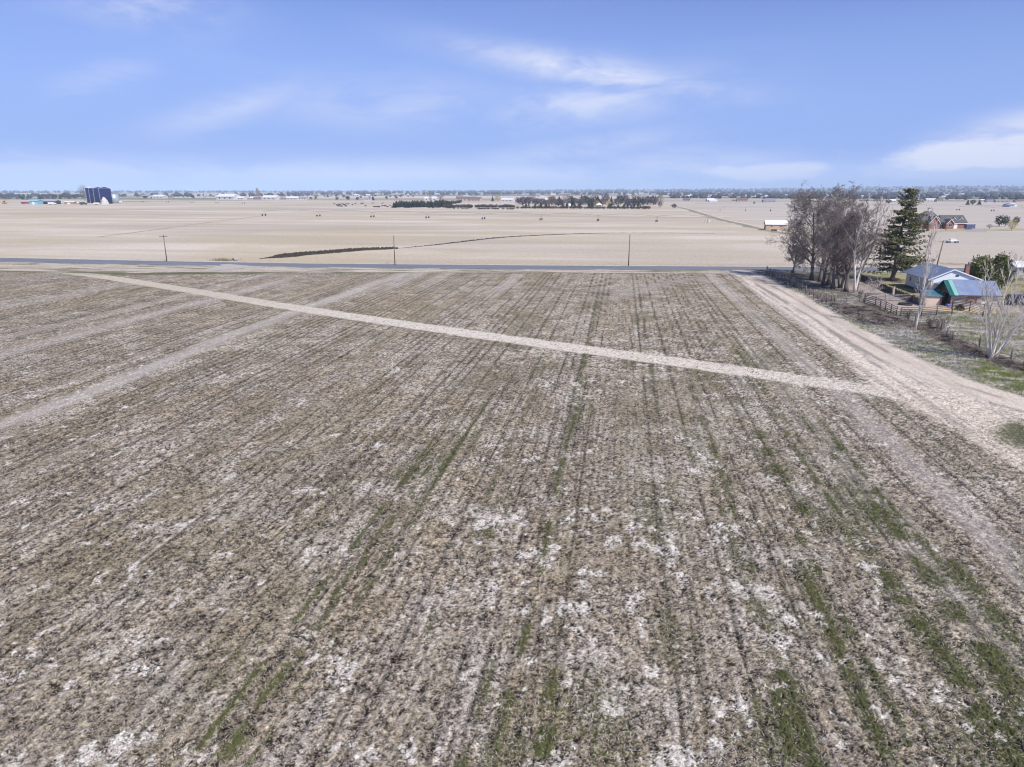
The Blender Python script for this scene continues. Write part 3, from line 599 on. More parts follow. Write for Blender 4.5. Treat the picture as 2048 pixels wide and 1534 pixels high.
# ---- spruce
NEED = pmat('spruce_needles', (.080, .092, .034), (.19, .19, .072), .9, .8, coords='Object')
def spruce():
    bx, by = 1783, 563; x0, y0 = G(bx, by); H = zz(1800, 377, bx, by) * 1.0; rng = random.Random(4); T, C = MB(), MB()
    lean = .045
    tp = [(lean * z + .15 * math.sin(z * .5), 0, z) for z in np.linspace(-.1, H * .985, 12)]; T.tube(tp, [.62, .48, .44, .40, .36, .32, .28, .22, .17, .12, .08, .03], 8)
    z = 2.6
    def needles(p, d, n, L):
        for _ in range(n):
            q = p + Vector((rng.uniform(-1, 1), rng.uniform(-1, 1), rng.uniform(-1.3, .3))) * L * .30
            a = (d + Vector((rng.uniform(-.8, .8), rng.uniform(-.8, .8), rng.uniform(-1.1, .1)))).normalized() * rng.uniform(.5, 1.0) * L * .62
            s = a.cross(Vector((rng.uniform(-1, 1), rng.uniform(-1, 1), 1))).normalized() * rng.uniform(.06, .13)
            C.add([q - s, q + s, q + a + s * .3, q + a - s * .3], [(0, 1, 2, 3)])
    while z < H:
        f = z / H; maxr = (6.3 * (1 - f) ** .62 + .35) * (1 if f < .82 else .75); nb = 6 if f < .85 else 4
        if f > .84: maxr = rng.uniform(1.0, 2.9) * (1.35 - f) * 1.7
        for k in range(nb):
            a = rng.random() * 6.283; L = maxr * rng.uniform(.45, 1.25) * (1.12 if math.cos(a) > .2 else .9)
            if rng.random() < .10: continue
            base = Vector((lean * z + .15 * math.sin(z * .5), 0, z)); ns = 6; q = base.copy(); pts = [q.copy()]; el_ = rng.uniform(.05, .35) if f < .8 else rng.uniform(.2, .9)
            for i in range(ns):
                t = (i + .5) / ns; slope = el_ - .75 * t + (.75 * t * t if t > .5 else 0) + (.0 if f < .8 else .25)
                q = q + Vector((math.cos(a), math.sin(a), slope)) * (L / ns); a += rng.uniform(-.09, .09); pts.append(q.copy())
            T.tube(pts, [.09 * (1 - f * .6) * (1 - i / (ns + .5)) + .012 for i in range(ns + 1)], 4, False)
            dens = 1.0 if f < .8 else .55
            for i in range(1, ns + 1):
                d = (pts[i] - pts[i - 1]).normalized(); w_ = .75 if i < ns else .4
                side = Vector((-d.y, d.x, 0)).normalized()
                if i > 1 or L < 2:
                    for sgn in (-1, 1):
                        sl = L * .30 * (1.1 - i / ns) * rng.uniform(.7, 1.3) + .15; e = pts[i] + (d * .6 + side * sgn).normalized() * sl + Vector((0, 0, -sl * .35))
                        T.tube([pts[i], e], [.02, .01], 3, False)
                        needles(pts[i].lerp(e, .5), (e - pts[i]).normalized(), int(5 * dens), .52); needles(e, (e - pts[i]).normalized(), int(7 * dens), .52)
                    needles(pts[i], d, int(8 * dens), .65)
        z += rng.uniform(.28, .56) * (1.0 + .3 * f)
    r = empty('spruce_tree', x0, y0, .05); T.build('trunk', BARK, r, True); C.build('crown', NEED, r); tag(r, 'tall ragged green spruce standing on the lawn behind the white house', 'tree')
spruce()
# ---- leafy evergreen clumps (junipers)
JUN = pmat('juniper_leaves', (.075, .098, .028), (.20, .215, .062), 1.1, .85)
def bush_mb(seed, lobes, n, leaf=.28, gap=.35):
    rng = random.Random(seed); m = MB()
    for _ in range(n):
        cx, cy, cz, rx_, rz_ = rng.choice(lobes); u = Vector((rng.gauss(0, 1), rng.gauss(0, 1), rng.gauss(0, 1))).normalized(); k = rng.uniform(.45, 1.05) * (1 + .22 * math.sin(u.x * 7 + cx) * math.cos(u.z * 6 + u.y * 5))
        p = Vector((cx + u.x * rx_ * k, cy + u.y * rx_ * k, max(.1, cz + u.z * rz_ * k)))
        a = (u + Vector((rng.uniform(-1, 1), rng.uniform(-1, 1), rng.uniform(-.3, 1.2)))).normalized() * leaf * rng.uniform(.6, 1.5); b_ = a.cross(Vector((rng.uniform(-1, 1), rng.uniform(-1, 1), rng.uniform(-1, 1)))).normalized() * leaf * rng.uniform(.25, .5)
        m.add([p - b_, p + b_, p + a + b_ * .4, p + a - b_ * .4], [(0, 1, 2, 3)])
    return m
def evergreen(label, x, y, seed, lobes, n, leaf=.3, mat=None, group=None, name='juniper_tree'):
    r = empty(name, x, y, .03); t = MB(); top = max(l[2] for l in lobes)
    t.tube([(0, 0, 0), (.1, 0, top * .5), (lobes[0][0] * .5, 0, top)], [.2, .14, .05], 6)
    for l in lobes[1:]: t.tube([(0, 0, top * .25), (l[0] * .6, l[1] * .6, l[2] * .7)], [.1, .04], 5)
    t.build('trunk', BARK, r, True); bush_mb(seed, lobes, n, leaf).build('crown', mat or JUN, r); return tag(r, label, 'tree', group)
x, y = G(1972, 583); evergreen('larger dark green juniper standing behind the log shed', x, y, 3, [(-1.4, 0, 5.2, 2.2, 1.9), (1.9, 0, 5.6, 1.7, 2.0), (0, 0, 3.0, 3.4, 2.3), (-3.2, 0, 3.9, 1.3, 1.3), (2.4, 0, 3.0, 2.2, 2.0)], 6500)
x, y = G(1934, 582); evergreen('spreading low juniper against the gable of the white house', x, y, 4, [(-.8, 0, 2.0, 2.0, 1.2), (1.6, 0, 2.6, 1.8, 1.3), (0, 0, 1.3, 2.7, 1.0)], 3400)

# ---- power poles
WOOD = pmat('weathered_wood', (.23, .18, .15), (.13, .10, .085), 6, .9, .3, stretch=(1, 1, .3))
WIREM = pmat('wire_metal', (.25, .25, .26), None, 2, .5, metallic=.6)
def pole(px, py, ytop, cross, label):
    x, y = G(px, py); h = top_z(px, ytop, math.hypot(x, y)); r = empty('utility_pole', x, y)
    m = MB(); m.tube([(0, 0, -.2), (0, 0, h)], [.15, .11], 8); m.build('post', WOOD, r, True)
    if cross:
        m = MB(); m.box(-1.25, 1.25, -.19, -.06, h - .55, h - .38); m.build('crossarm', WOOD, r)
        for sx_ in (-1.1, -.4, .4, 1.1): m = MB(); m.cyl(sx_, -.12, h - .38, h - .16, .05, 8); m.build('insulator', pmat('porcelain', (.5, .5, .48), None, 3, .3), r, True)
    else:
        m = MB(); m.cyl(0, 0, h, h + .22, .06, 8); m.build('insulator', pmat('porcelain', (.5, .5, .48), None, 3, .3), r, True)
        m = MB(); m.tube([(0, 0, h - .8), (.32, -.1, h - .75), (.34, -.1, h - .55)], .03, 5); m.build('bracket', WIREM, r)
    tag(r, label, 'utility pole', 'wooden poles along the paved road')
pole(334, 523.5, 469, True, 'wooden utility pole with a crossarm, left of the burnt ditch')
pole(790, 530.5, 471, False, 'plain wooden utility pole where the dark ditch passes behind it')
pole(1257, 532, 469, False, 'plain wooden utility pole right of the middle of the paved road')
for (px, py, yt, lab) in [(1841, 545, 466, 'leaning grey pole just behind the white house roof, the left of two'), (1870, 545, 481, 'grey pole behind the white house roof, nearer the chimney')]:
    x, y = G(px, py); h = top_z(px, yt, math.hypot(x, y)); r = empty('yard_pole', x, y); m = MB(); k = 1.1 if '1841' in str(px) else .7; m.tube([(0, 0, -.2), (k, 0, h)], [.19, .13], 8); m.build('post', WOOD, r, True)
    m = MB(); m.cyl(k, 0, h, h + .2, .06, 8); m.build('insulator', pmat('porcelain', (.5, .5, .48), None, 3, .3), r, True); tag(r, lab, 'utility pole')

# ---- fences
def wire_fence(name, label, pts, spacing, ph=1.45, pr=.085, wires=4, mesh=True, mat=WOOD, lean=.05, seed=1, tall=()):
    rng = random.Random(seed); r = empty(name, pts[0][0], pts[0][1]); ox, oy = pts[0]; P_ = []
    for (a, b) in zip(pts[:-1], pts[1:]):
        L = math.hypot(b[0] - a[0], b[1] - a[1]); n = max(1, round(L / spacing))
        for i in range(n): P_.append((a[0] + (b[0] - a[0]) * i / n - ox, a[1] + (b[1] - a[1]) * i / n - oy))
    P_.append((pts[-1][0] - ox, pts[-1][1] - oy)); tops = []
    for i, (x, y) in enumerate(P_):
        h = ph * rng.uniform(.9, 1.12) * (1.35 if i in tall else 1); q = (x + rng.uniform(-lean, lean), y + rng.uniform(-lean, lean)); k = pr * rng.uniform(.8, 1.25) * (1.5 if i in tall else 1)
        m = MB(); m.tube([(x, y, 0), (q[0], q[1], h)], [k, k * .85], 7); m.build('post', mat, r, True)
    m = MB()
    for w_ in range(wires):
        z = ph * (.2 + .72 * w_ / (wires - 1)); m.tube([(x, y, z + rng.uniform(-.02, .02)) for x, y in P_], .014, 3, False)
    if mesh:
        for (a, b) in zip(P_[:-1], P_[1:]):
            for i in range(1, 6): t = i / 6; m.tube([(a[0] + (b[0] - a[0]) * t, a[1] + (b[1] - a[1]) * t, .1), (a[0] + (b[0] - a[0]) * t, a[1] + (b[1] - a[1]) * t, ph * .9)], .008, 3, False)
    m.build('wire', WIREM, r); return tag(r, label, 'fence')
wire_fence('wire_fence', 'wire mesh fence with weathered posts along the track beside the grove', [G(1549, 553), G(1562, 560), G(1580, 570), G(1603, 581), G(1619, 591), G(1644, 604)], 3.1, seed=2)
wire_fence('wire_fence', 'short wire fence running right from the diagonal brace to the corral', [G(1644, 604), G(1718, 604), G(1727, 605)], 2.6, seed=3)
wire_fence('wire_fence', 'leaning post and wire fence continuing past the many-stemmed pale tree', [G(1801, 634), G(1830, 646), G(1858, 655), G(1881, 666), G(1905, 686), G(1958, 699), G(2021, 722), G(2075, 742)], 3.0, pr=.09, lean=.16, seed=4, tall=(4, 7))
wire_fence('wire_fence', 'thin wire fence behind the spruce at the far side of the lawn', [G(1722, 551), G(1800, 549)], 3.5, pr=.06, seed=5, mesh=False)
for (p0, p1, label) in [(G(1533, 548), G(1549, 553), 'dark timber corner brace of the fence where the track meets the paved road'), (G(1642, 606), G(1663, 604), 'wooden corner brace with two diagonal struts beside the track')]:
    r = empty('fence_brace', p0[0], p0[1]); dx, dy = p1[0] - p0[0], p1[1] - p0[1]; L = math.hypot(dx, dy); ux, uy = dx / L, dy / L; L = min(L, 4)
    for k in (0, L * .5, L): m = MB(); m.tube([(ux * k, uy * k, 0), (ux * k, uy * k, 1.9 if k == 0 else 1.6)], .12, 8); m.build('post', WOOD, r, True)
    m = MB(); m.tube([(0, 0, 1.6), (ux * L, uy * L, .3)], .085, 7); m.build('strut', WOOD, r, True); m = MB(); m.tube([(0, 0, 1.5), (-uy * 1.4, ux * .2 - 1.6, .1)], .085, 7); m.build('strut', WOOD, r, True); tag(r, label, 'fence brace')
PIPE = pmat('dark_pipe', (.075, .068, .065), (.14, .11, .095), 3, .6, metallic=.2)
SILV = pmat('worn_rail', (.35, .33, .33), (.20, .17, .16), 3, .6, metallic=.2)
def corral(label, pts, spacing=3.2, h=1.6, rails=5, mat=PIPE, seed=0, name='corral_fence', rail_r=.05):
    ox, oy = pts[0]; r = empty(name, ox, oy); P_ = []
    for (a, b) in zip(pts[:-1], pts[1:]):
        L = math.hypot(b[0] - a[0], b[1] - a[1]); n = max(1, round(L / spacing))
        for i in range(n): P_.append((a[0] + (b[0] - a[0]) * i / n - ox, a[1] + (b[1] - a[1]) * i / n - oy))
    P_.append((pts[-1][0] - ox, pts[-1][1] - oy))
    for x, y in P_: m = MB(); m.tube([(x, y, 0), (x, y, h + .08)], .085, 8); m.build('post', mat, r, True)
    for k in range(rails): z = .3 + (h - .35) * k / (rails - 1); m = MB(); m.tube([(x, y, z) for x, y in P_], rail_r, 5); m.build('rail', mat, r, True)
    return tag(r, label, 'corral fence')
c0, c1, c2 = G(1729, 606), G(1792, 633), G(1801, 634)
corral('dark pipe rail corral fence side nearest the dirt track', [c0, G(1750, 612), G(1770, 622), c1])
corral('long low pipe rail fence along the front of the corral', [c2, G(1842, 634), G(1872, 632), G(1903, 629)], 3.0)
corral('pale rail fence across the back of the corral', [G(1731, 600), G(1770, 602), G(1826, 605)], 3.6, 1.4, 5, SILV)
corral('cattle panel fence slanting away from the front of the log shed', [G(1903, 619), G(1938, 624), G(1965, 632), G(1978, 634)], 2.6, 1.9, 7, PIPE, rail_r=.04)
corral('silver gate panel inside the corral beside the dark board fence', [G(1826, 606), G(1845, 614)], 2.0, 1.5, 6, SILV, name='corral_gate')
corral('pale rail fence by the long white-roofed building', [G(1996, 560), G(2040, 562), G(2090, 566)], 3.4, 1.3, 4, SILV)
# dark board fence
def boards(label, a, b, h, gap, seed):
    rng = random.Random(seed); r = empty('board_fence', a[0], a[1]); dx, dy = b[0] - a[0], b[1] - a[1]; L = math.hypot(dx, dy); ux, uy = dx / L, dy / L; m = MB(); s = 0
    DK = pmat('dark_boards', (.055, .045, .04), (.13, .10, .085), 2, .9, .2, stretch=(1, 1, .3))
    while s < L:
        wv = rng.uniform(.14, .24); hh = h * rng.uniform(.86, 1.08); x0, y0, x1, y1 = ux * s, uy * s, ux * (s + wv), uy * (s + wv); nx, ny = -uy * .02, ux * .02; tl = rng.uniform(-.04, .04)
        m.add([(x0 - nx, y0 - ny, .04), (x1 - nx, y1 - ny, .04), (x1 + nx, y1 + ny, .04), (x0 + nx, y0 + ny, .04), (x0 - nx + tl, y0 - ny, hh), (x1 - nx + tl, y1 - ny, hh), (x1 + nx + tl, y1 + ny, hh), (x0 + nx + tl, y0 + ny, hh)],
              [(3, 2, 1, 0), (4, 5, 6, 7), (0, 1, 5, 4), (1, 2, 6, 5), (2, 3, 7, 6), (3, 0, 4, 7)]); s += wv + rng.uniform(.01, gap)
    m.build('board', DK, r)
    for k in range(int(L // 3) + 1): m = MB(); m.box(ux * k * 3 + .04, ux * k * 3 + .16, uy * k * 3 - .06, uy * k * 3 + .06, 0, h * 1.12); m.build('post', WOOD, r)
    for z in (.35, h * .8): m = MB(); m.tube([(.05, 0, z), (dx + .05, dy, z)], .04, 4); m.build('rail', WOOD, r)
    tag(r, label, 'board fence')
boards('dark weathered board fence along the left side of the lawn', G(1714, 557), G(1783, 589), 1.35, .03, 1)
boards('dark board fence between the white house and the corral, nearer the camera', G(1789, 591), G(1838, 611), 1.3, .05, 2)
r = empty('gate_post', *G(1786, 590)); m = MB(); m.box(-.16, .16, -.16, .16, 0, 1.7); m.build('post', pmat('pale_post', (.5, .46, .42), None, 3), r)
m = MB(); m.box(-.2, .2, -.2, .2, 1.703, 1.78); m.build('cap', WOOD, r); tag(r, 'thick pale gate post in the gap between the two dark board fences', 'post')

# ---- buildings near
def corrug(name, c1, c2, per=.25, axis=1, rough=.45, metallic=.25):
    m = pmat(name, c1, c2, .5, rough, 0, metallic); t = NT.__new__(NT); t.t = m.node_tree; t.n = t.t.nodes; t.l = t.t.links
    b = [n for n in t.n if n.type == 'BSDF_PRINCIPLED'][0]; c = t.n.new('ShaderNodeTexCoord'); s = t.n.new('ShaderNodeSeparateXYZ'); t.l.new(c.outputs['Object'], s.inputs[0])
    f = t.m('ABSOLUTE', t.m('SINE', t.m('MULTIPLY', s.outputs[axis], math.pi / per))); bn = t.n.new('ShaderNodeBump'); bn.inputs['Strength'].default_value = .7; bn.inputs['Distance'].default_value = .03
    t.l.new(t.m('POWER', f, 8.0), bn.inputs['Height']); t.l.new(bn.outputs[0], b.inputs['Normal']); return m
BLUE = corrug('blue_grey_metal_roof', (.22, .28, .42), (.29, .35, .47), .45, 1)
BLUEX = corrug('blue_grey_metal_roof_x', (.22, .28, .42), (.29, .35, .47), .45, 0)
TEAL = corrug('teal_metal', (.022, .13, .115), (.035, .17, .155), .3, 0); MINT = corrug('mint_metal', (.26, .56, .47), (.32, .60, .51), .3, 0)
SIDING = pmat('white_siding', (.74, .76, .76), (.68, .70, .71), 2, .7, .1, stretch=(.2, .2, 8)); TRIM = pmat('white_trim', (.8, .8, .78), None, 2, .6)
GLASS = pmat('dark_glass', (.03, .035, .045), (.05, .055, .07), 1, .12); BRICK = pmat('red_brick', (.33, .145, .11), (.24, .11, .09), 8, .9, .2)
DARKGREY = pmat('dark_foundation', (.08, .075, .07), None, 3)  # one even dark grey for foundation, doors, vent, cap and floors
def pent(m, x0, x1, y0, y1, zb, ze, xr, zr, axis='y', mi=0):
    """closed walls with gables, ridge along axis y at xr"""
    v = [(x0, y0, zb), (x1, y0, zb), (x1, y0, ze), (xr, y0, zr), (x0, y0, ze), (x0, y1, zb), (x1, y1, zb), (x1, y1, ze), (xr, y1, zr), (x0, y1, ze)]
    if axis == 'x': v = [(p[1], p[0], p[2]) for p in v]
    f = [(0, 1, 2, 3, 4), (9, 8, 7, 6, 5), (0, 4, 9, 5), (1, 6, 7, 2), (4, 3, 8, 9), (3, 2, 7, 8)]
    if axis == 'x': f = [tuple(reversed(q)) for q in f]
    m.add(v, f, mi)
def window(parent, c, wdt, h, face, sill=True):
    """face: '-y','-x','+x' ; frame with pane as sub-part"""
    x, y, z = c; d = .05
    def bb(m, a0, a1, z0, z1, p0, p1):
        if face == '-y': m.box(x + a0, x + a1, y - p1, y - p0, z + z0, z + z1)
        elif face == '-x': m.box(x - p1, x - p0, y + a0, y + a1, z + z0, z + z1)
        else: m.box(x + p0, x + p1, y + a0, y + a1, z + z0, z + z1)
    m = MB(); t = .07
    bb(m, -wdt / 2, wdt / 2, h / 2 - t, h / 2, .003, d); bb(m, -wdt / 2, wdt / 2, -h / 2, -h / 2 + t, .003, d); bb(m, -wdt / 2, -wdt / 2 + t, -h / 2 + t, h / 2 - t, .003, d); bb(m, wdt / 2 - t, wdt / 2, -h / 2 + t, h / 2 - t, .003, d); bb(m, -.02, .02, -h / 2 + t, h / 2 - t, .003, d)
    f = m.build('window', TRIM, parent); p = MB(); bb(p, -wdt / 2 + t, wdt / 2 - t, -h / 2 + t, h / 2 - t, .002, .02); p.build('pane', GLASS, f); return f
def white_house():
    x0, x1, y0, y1, ze, zr, xr = 60.7, 69.2, 145.9, 158.2, 3.3, 5.05, 64.4
    ox, oy = x0, y0; r = empty('white_house', ox, oy); X = lambda v: v - ox; Y = lambda v: v - oy
    m = MB(); m.box(X(x0) + .06, X(x1) - .06, Y(y0) + .06, Y(y1) - .06, 0, .50); m.build('foundation', DARKGREY, r)
    m = MB(); pent(m, X(x0), X(x1), Y(y0), Y(y1), .50, ze, X(xr), zr); m.build('wall', SIDING, r)
    k = (zr - ze) / (xr - x0); o = .75; ko = (zr - ze) / (x1 - xr); yf, yb = Y(y0) - .35, Y(y1) + .7; zt = zr + .16; rf = MB()
    rf.slab([(X(x0) - o, yf, ze - k * o + .16), (X(xr), yf, zt), (X(xr), yb, zt), (X(x0) - o, yb, ze - k * o + .16)], .12)
    rf.slab([(X(xr), yf, zt), (X(x1) + .5, yf, ze - ko * .5 + .16), (X(x1) + .5, yb, ze - ko * .5 + .16), (X(xr), yb, zt)], .12)
    ro = rf.build('roof', BLUE, r)
    # barge boards
    for (xa, za, xb, zb_) in ((X(x0) - o, ze - k * o + .05, X(xr), zr + .05), (X(xr), zr + .05, X(x1) + .5, ze - ko * .5 + .05)):
        m = MB(); m.add([(xa, yf - .04, za - .12), (xb, yf - .04, zb_ - .12), (xb, yf - .04, zb_ + .10), (xa, yf - .04, za + .10), (xa, yf - .003, za - .12), (xb, yf - .003, zb_ - .12), (xb, yf - .003, zb_ + .10), (xa, yf - .003, za + .10)], [(0, 1, 2, 3), (7, 6, 5, 4), (0, 4, 5, 1), (1, 5, 6, 2), (2, 6, 7, 3), (3, 7, 4, 0)]); m.build('barge_board', TRIM, r)
    ch = MB(); ch.box(X(67.6), X(68.3), Y(148.2), Y(148.9), 3.7, 5.75); c = ch.build('chimney', BRICK, r); m = MB(); m.cyl(X(68.05), Y(148.5), 5.75, 6.35, .12, 8); m.build('flue_pipe', WIREM, c); m = MB(); m.box(X(67.55), X(68.35), Y(148.15), Y(148.95), 5.753, 5.83); m.build('chimney_cap', DARKGREY, c)
    window(r, (X(x0), Y(151.8), 2.0), .75, 1.0, '-x'); window(r, (X(x0), Y(155.9), 2.0), .9, 1.0, '-x'); window(r, (X(63.0), Y(y0), 1.9), 1.1, 1.0, '-y')
    v = MB(); v.box(X(64.9), X(65.5), Y(y0) - .04, Y(y0) - .004, 3.7, 4.05); v.build('gable_vent', DARKGREY, r)
    # hipped porch roof in front of the gable, on posts
    pr = MB(); a0, a1, b0, b1 = X(61.3), X(69.9), Y(142.6), Y(145.85); zl, zh = 2.45, 3.2
    pr.add([(a0, b0, zl), (a1, b0, zl), (a1, b1, zh), (a0 + 2.6, b1, zh), (a0, b1, zl), (a0, b0, zl - .12), (a1, b0, zl - .12), (a1, b1, zl - .12), (a0, b1, zl - .12)], [(0, 1, 2, 3), (0, 3, 4), (8, 7, 6, 5), (0, 5, 6, 1), (1, 6, 7, 2), (0, 4, 8, 5), (4, 3, 2, 7, 8)]); pr.build('porch_roof', BLUEX, r)
    m = MB(); m.box(a0 - .02, a1 + .02, b0 - .06, b0 - .004, zl - .16, zl + .02); m.build('fascia', TRIM, r)
    for px in (a0 + .2, (a0 + a1) / 2, a1 - .2): m = MB(); m.box(px - .06, px + .06, b0 + .1, b0 + .22, 0, zl - .12); m.build('porch_post', TRIM, r)
    m = MB(); m.box(a0 + 1.2, a1 - .1, b1 - 1.6, b1 - .02, .05, .45); m.build('porch_floor', DARKGREY, r)
    d = MB(); d.box(X(65.6), X(66.6), Y(y0) - .06, Y(y0) - .004, .52, 2.45); dd = d.build('door', DARKGREY, r); m = MB(); m.cyl(X(66.5), Y(y0) - .1, 1.4, 1.5, .035, 8); m.build('handle', WIREM, dd)
    tag(r, 'white-sided farmhouse with blue-grey metal roof and red brick chimney', 'house')
white_house()
LOG = pmat('grey_logs', (.60, .54, .49), (.40, .34, .30), 2.2, .85, .4, stretch=(.3, 1, 2)); LOG_SHADED = pmat('shaded_logs', (.24, .19, .155), (.13, .10, .08), 2.2, .9, .4, stretch=(1, .3, 2))  # end-wall logs darker: the gable's shade is put into their colour
def log_shed():
    x0, x1, y0, y1, ze, zr = 58.4, 65.7, 131.0, 136.6, 2.35, 4.2; ox, oy = x0, y0; r = empty('log_shed', ox, oy); W, D = x1 - x0, y1 - y0; yr = D * .52
    n = 9; hh = ze / n; m = MB()
    for i in range(n):
        z = hh * (i + .5); m.tube([(-.15, .12, z), (W + .15, .12, z)], hh * .53, 8); m.tube([(-.15, D - .12, z), (W + .15, D - .12, z)], hh * .53, 8)
    fw = m.build('wall', LOG, r, True); m = MB()
    for i in range(n + 5):
        z = hh * (i + .5); t = max(0, (z - ze) / (zr - ze)); ya, yb = .12 + (yr - .12) * t, D - .12 - (D - .12 - yr) * t
        if yb - ya < .3: continue
        m.tube([(W - .12, ya, z), (W - .12, yb, z)], hh * .53, 8)
        if i >= 8: m.tube([(.12, ya, z), (.12, yb, z)], hh * .53, 8)
        else: m.tube([(.12, ya, z), (.12, 1.2, z)], hh * .53, 8); m.tube([(.12, 3.0, z), (.12, yb, z)], hh * .53, 8)
    m.build('end_wall', LOG_SHADED, r, True)
    m = MB(); m.box(.3, W - .3, .3, D - .3, .02, .06); m.build('dirt_floor', DARKGREY, r)
    k = (zr - ze) / yr; k2 = (zr - ze) / (D - yr); o = .55
    def sheet(xa, xb, mt, nm, lift=0):
        m = MB(); m.slab([(xa, -o, ze - k * o + .22 + lift), (xb, -o, ze - k * o + .22 + lift), (xb, yr, zr + .22 + lift), (xa, yr, zr + .22 + lift)], .07); m.slab([(xa, yr, zr + .22 + lift), (xb, yr, zr + .22 + lift), (xb, D + o, ze - k2 * o + .22 + lift), (xa, D + o, ze - k2 * o + .22 + lift)], .07); return m.build(nm, mt, r)
    xs = (-.75, .05, .70, W + .5)
    a = sheet(xs[0], xs[1], TEAL, 'roof_sheet'); a['label'] = 'dark teal roof sheets at the left end'; a = sheet(xs[1], xs[2], MINT, 'roof_sheet'); a['label'] = 'light mint green roof sheets'; a = sheet(xs[2], xs[3], BLUEX, 'roof_sheet'); a['label'] = 'blue-grey metal roof sheets'
    m = MB(); m.box(xs[2], xs[3], -o - .05, -o - .003, ze - k * o + .06, ze - k * o + .24); m.build('fascia', PIPE, r)
    for xc, ww, rust in ((2.95, 1.1, 1), (4.35, .9, 0)):
        m = MB(); m.box(xc - ww / 2, xc + ww / 2, -.16, -.09, .95, 1.85); f = m.build('shutter', pmat('rusty_shutter', (.26, .10, .075), (.32, .22, .19), 2, .8) if rust else pmat('faded_shutter', (.30, .20, .18), (.42, .36, .33), 2, .8), r)
        m = MB(); m.box(xc - ww / 2 - .05, xc + ww / 2 + .05, -.13, -.085, .9, .947); m.build('sill', LOG, f)
    for py in (1.2, 3.0): m = MB(); m.box(-.12, .02, py - .08, py + .08, 0, 2.1); m.build('door_post', LOG_SHADED, r)
    tag(r, 'log shed with a striped teal, mint and blue-grey metal roof and shuttered front', 'shed')
log_shed()
def outbuilding():
    r = empty('outbuilding', 54.4, 132.0); m = MB(); W, D = 2.75, 2.6
    m.add([(0, 0, 0), (W, 0, 0), (W, D, 0), (0, D, 0), (0, 0, 1.75), (W, 0, 1.75), (W, D, 2.35), (0, D, 2.35)], [(3, 2, 1, 0), (4, 5, 6, 7), (0, 1, 5, 4), (1, 2, 6, 5), (2, 3, 7, 6), (3, 0, 4, 7)]); m.build('wall', pmat('tan_plywood', (.64, .52, .42), (.56, .46, .38), 1.2, .85), r)
    m = MB(); m.slab([(-.2, -.3, 1.80), (W + .2, -.3, 1.80), (W + .2, D + .25, 2.50), (-.2, D + .25, 2.50)], .07); m.build('roof', corrug('weathered_teal_roof', (.06, .20, .24), (.17, .31, .38), .25, 0), r)
    m = MB(); m.box(W - .28, W - .004, -.04, -.004, .02, 1.72); m.build('corner_board', pmat('rust_board', (.42, .20, .14), None, 3), r)
    tag(r, 'small tan plywood outbuilding with a teal lean-to roof beside the log shed', 'shed')
outbuilding()
def long_building():
    x, y = G(2030, 556); r = empty('long_building', x, y, 0, .05); m = MB(); m.box(0, 22, 0, 7, 0, 2.6); m.build('wall', pmat('grey_siding', (.5, .48, .46), (.42, .4, .38), 2), r)
    m = MB(); m.slab([(-.5, -.6, 2.65), (22.5, -.6, 2.65), (22.5, 3.5, 3.7), (-.5, 3.5, 3.7)], .1); m.slab([(-.5, 3.5, 3.7), (22.5, 3.5, 3.7), (22.5, 7.6, 2.65), (-.5, 7.6, 2.65)], .1); m.build('roof', pmat('white_metal_roof', (.8, .8, .8), (.72, .74, .78), .5, .5), r)
    for k in range(5): window(r, (2 + k * 4.4, 0, 1.5), 1.4, .9, '-y')
    d = MB(); d.box(-.05, -.004, 2.5, 4.6, .02, 2.2); d.build('door', DARKGREY, r); tag(r, 'long low building with a white metal roof at the right edge', 'building')
long_building()
# dark parked suv at the right edge
def wheel(parent, x, y, z, r_, wd=.22):
    w_ = empty('wheel', 0, 0); w_.parent = parent; w_.location = (x, y, z)
    t = MB(); t.tube([(0, -wd / 2, 0), (0, wd / 2, 0)], r_, 18); t.build('tyre', pmat('rubber', (.03, .03, .03), None, 5), w_, False); m = MB(); m.tube([(0, -wd / 2 - .01, 0), (0, wd / 2 + .01, 0)], r_ * .6, 12); m.build('rim', pmat('rim_metal', (.45, .45, .47), None, 5, .4, metallic=.7), w_)
def car(name, label, cat, x, y, rz, paint, L=4.9, H_=1.75, W=1.9, cargo=None, group=None):
    r = empty(name, x, y, .02, rz); m = MB(); z0 = .35; zs = .98 * H_ / 1.75
    prof = [(0, z0 + .1), (.1, z0), (L - .1, z0), (L, z0 + .15), (L - .03, zs - .1), (L - 1.15, zs + .03), (.9 if cargo else .15, zs + .05), (.05, zs)]
    n = len(prof); v = [(a, 0, b) for a, b in prof] + [(a, W, b) for a, b in prof]; m.add(v, [tuple(range(n)), tuple(reversed(range(n, 2 * n)))] + [(i, i + n, (i + 1) % n + n, (i + 1) % n) for i in range(n)]); body = m.build('body', paint, r)
    cab = [(L - 1.25, zs + .03), (L - 1.95, H_), ((L * .42) if cargo else .55, H_), ((L * .38) if cargo else .2, zs + .03)]; t = .16; m = MB(); v = [(a, .06, b) if b < H_ - .1 else (a, t + .06, b) for a, b in cab] + [(a, W - .06, b) if b < H_ - .1 else (a, W - t - .06, b) for a, b in cab]
    m.add(v, [(0, 1, 2, 3), (7, 6, 5, 4), (0, 4, 5, 1), (2, 6, 7, 3)]); m.build('window', GLASS, r)
    m = MB(); m.box(cab[2][0], cab[1][0], t + .05, W - t - .05, H_ + .002, H_ + .05); m.build('roof', paint, r)
    for wx in (.95, L - .95):
        for wy in (.08, W - .08): wheel(r, wx, wy, .36, .36)
    for wy in (.15, W - .45): m = MB(); m.box(L - .03, L + .02, wy, wy + .3, .68, .82); m.build('headlight', TRIM, r)
    return tag(r, label, cat, group)
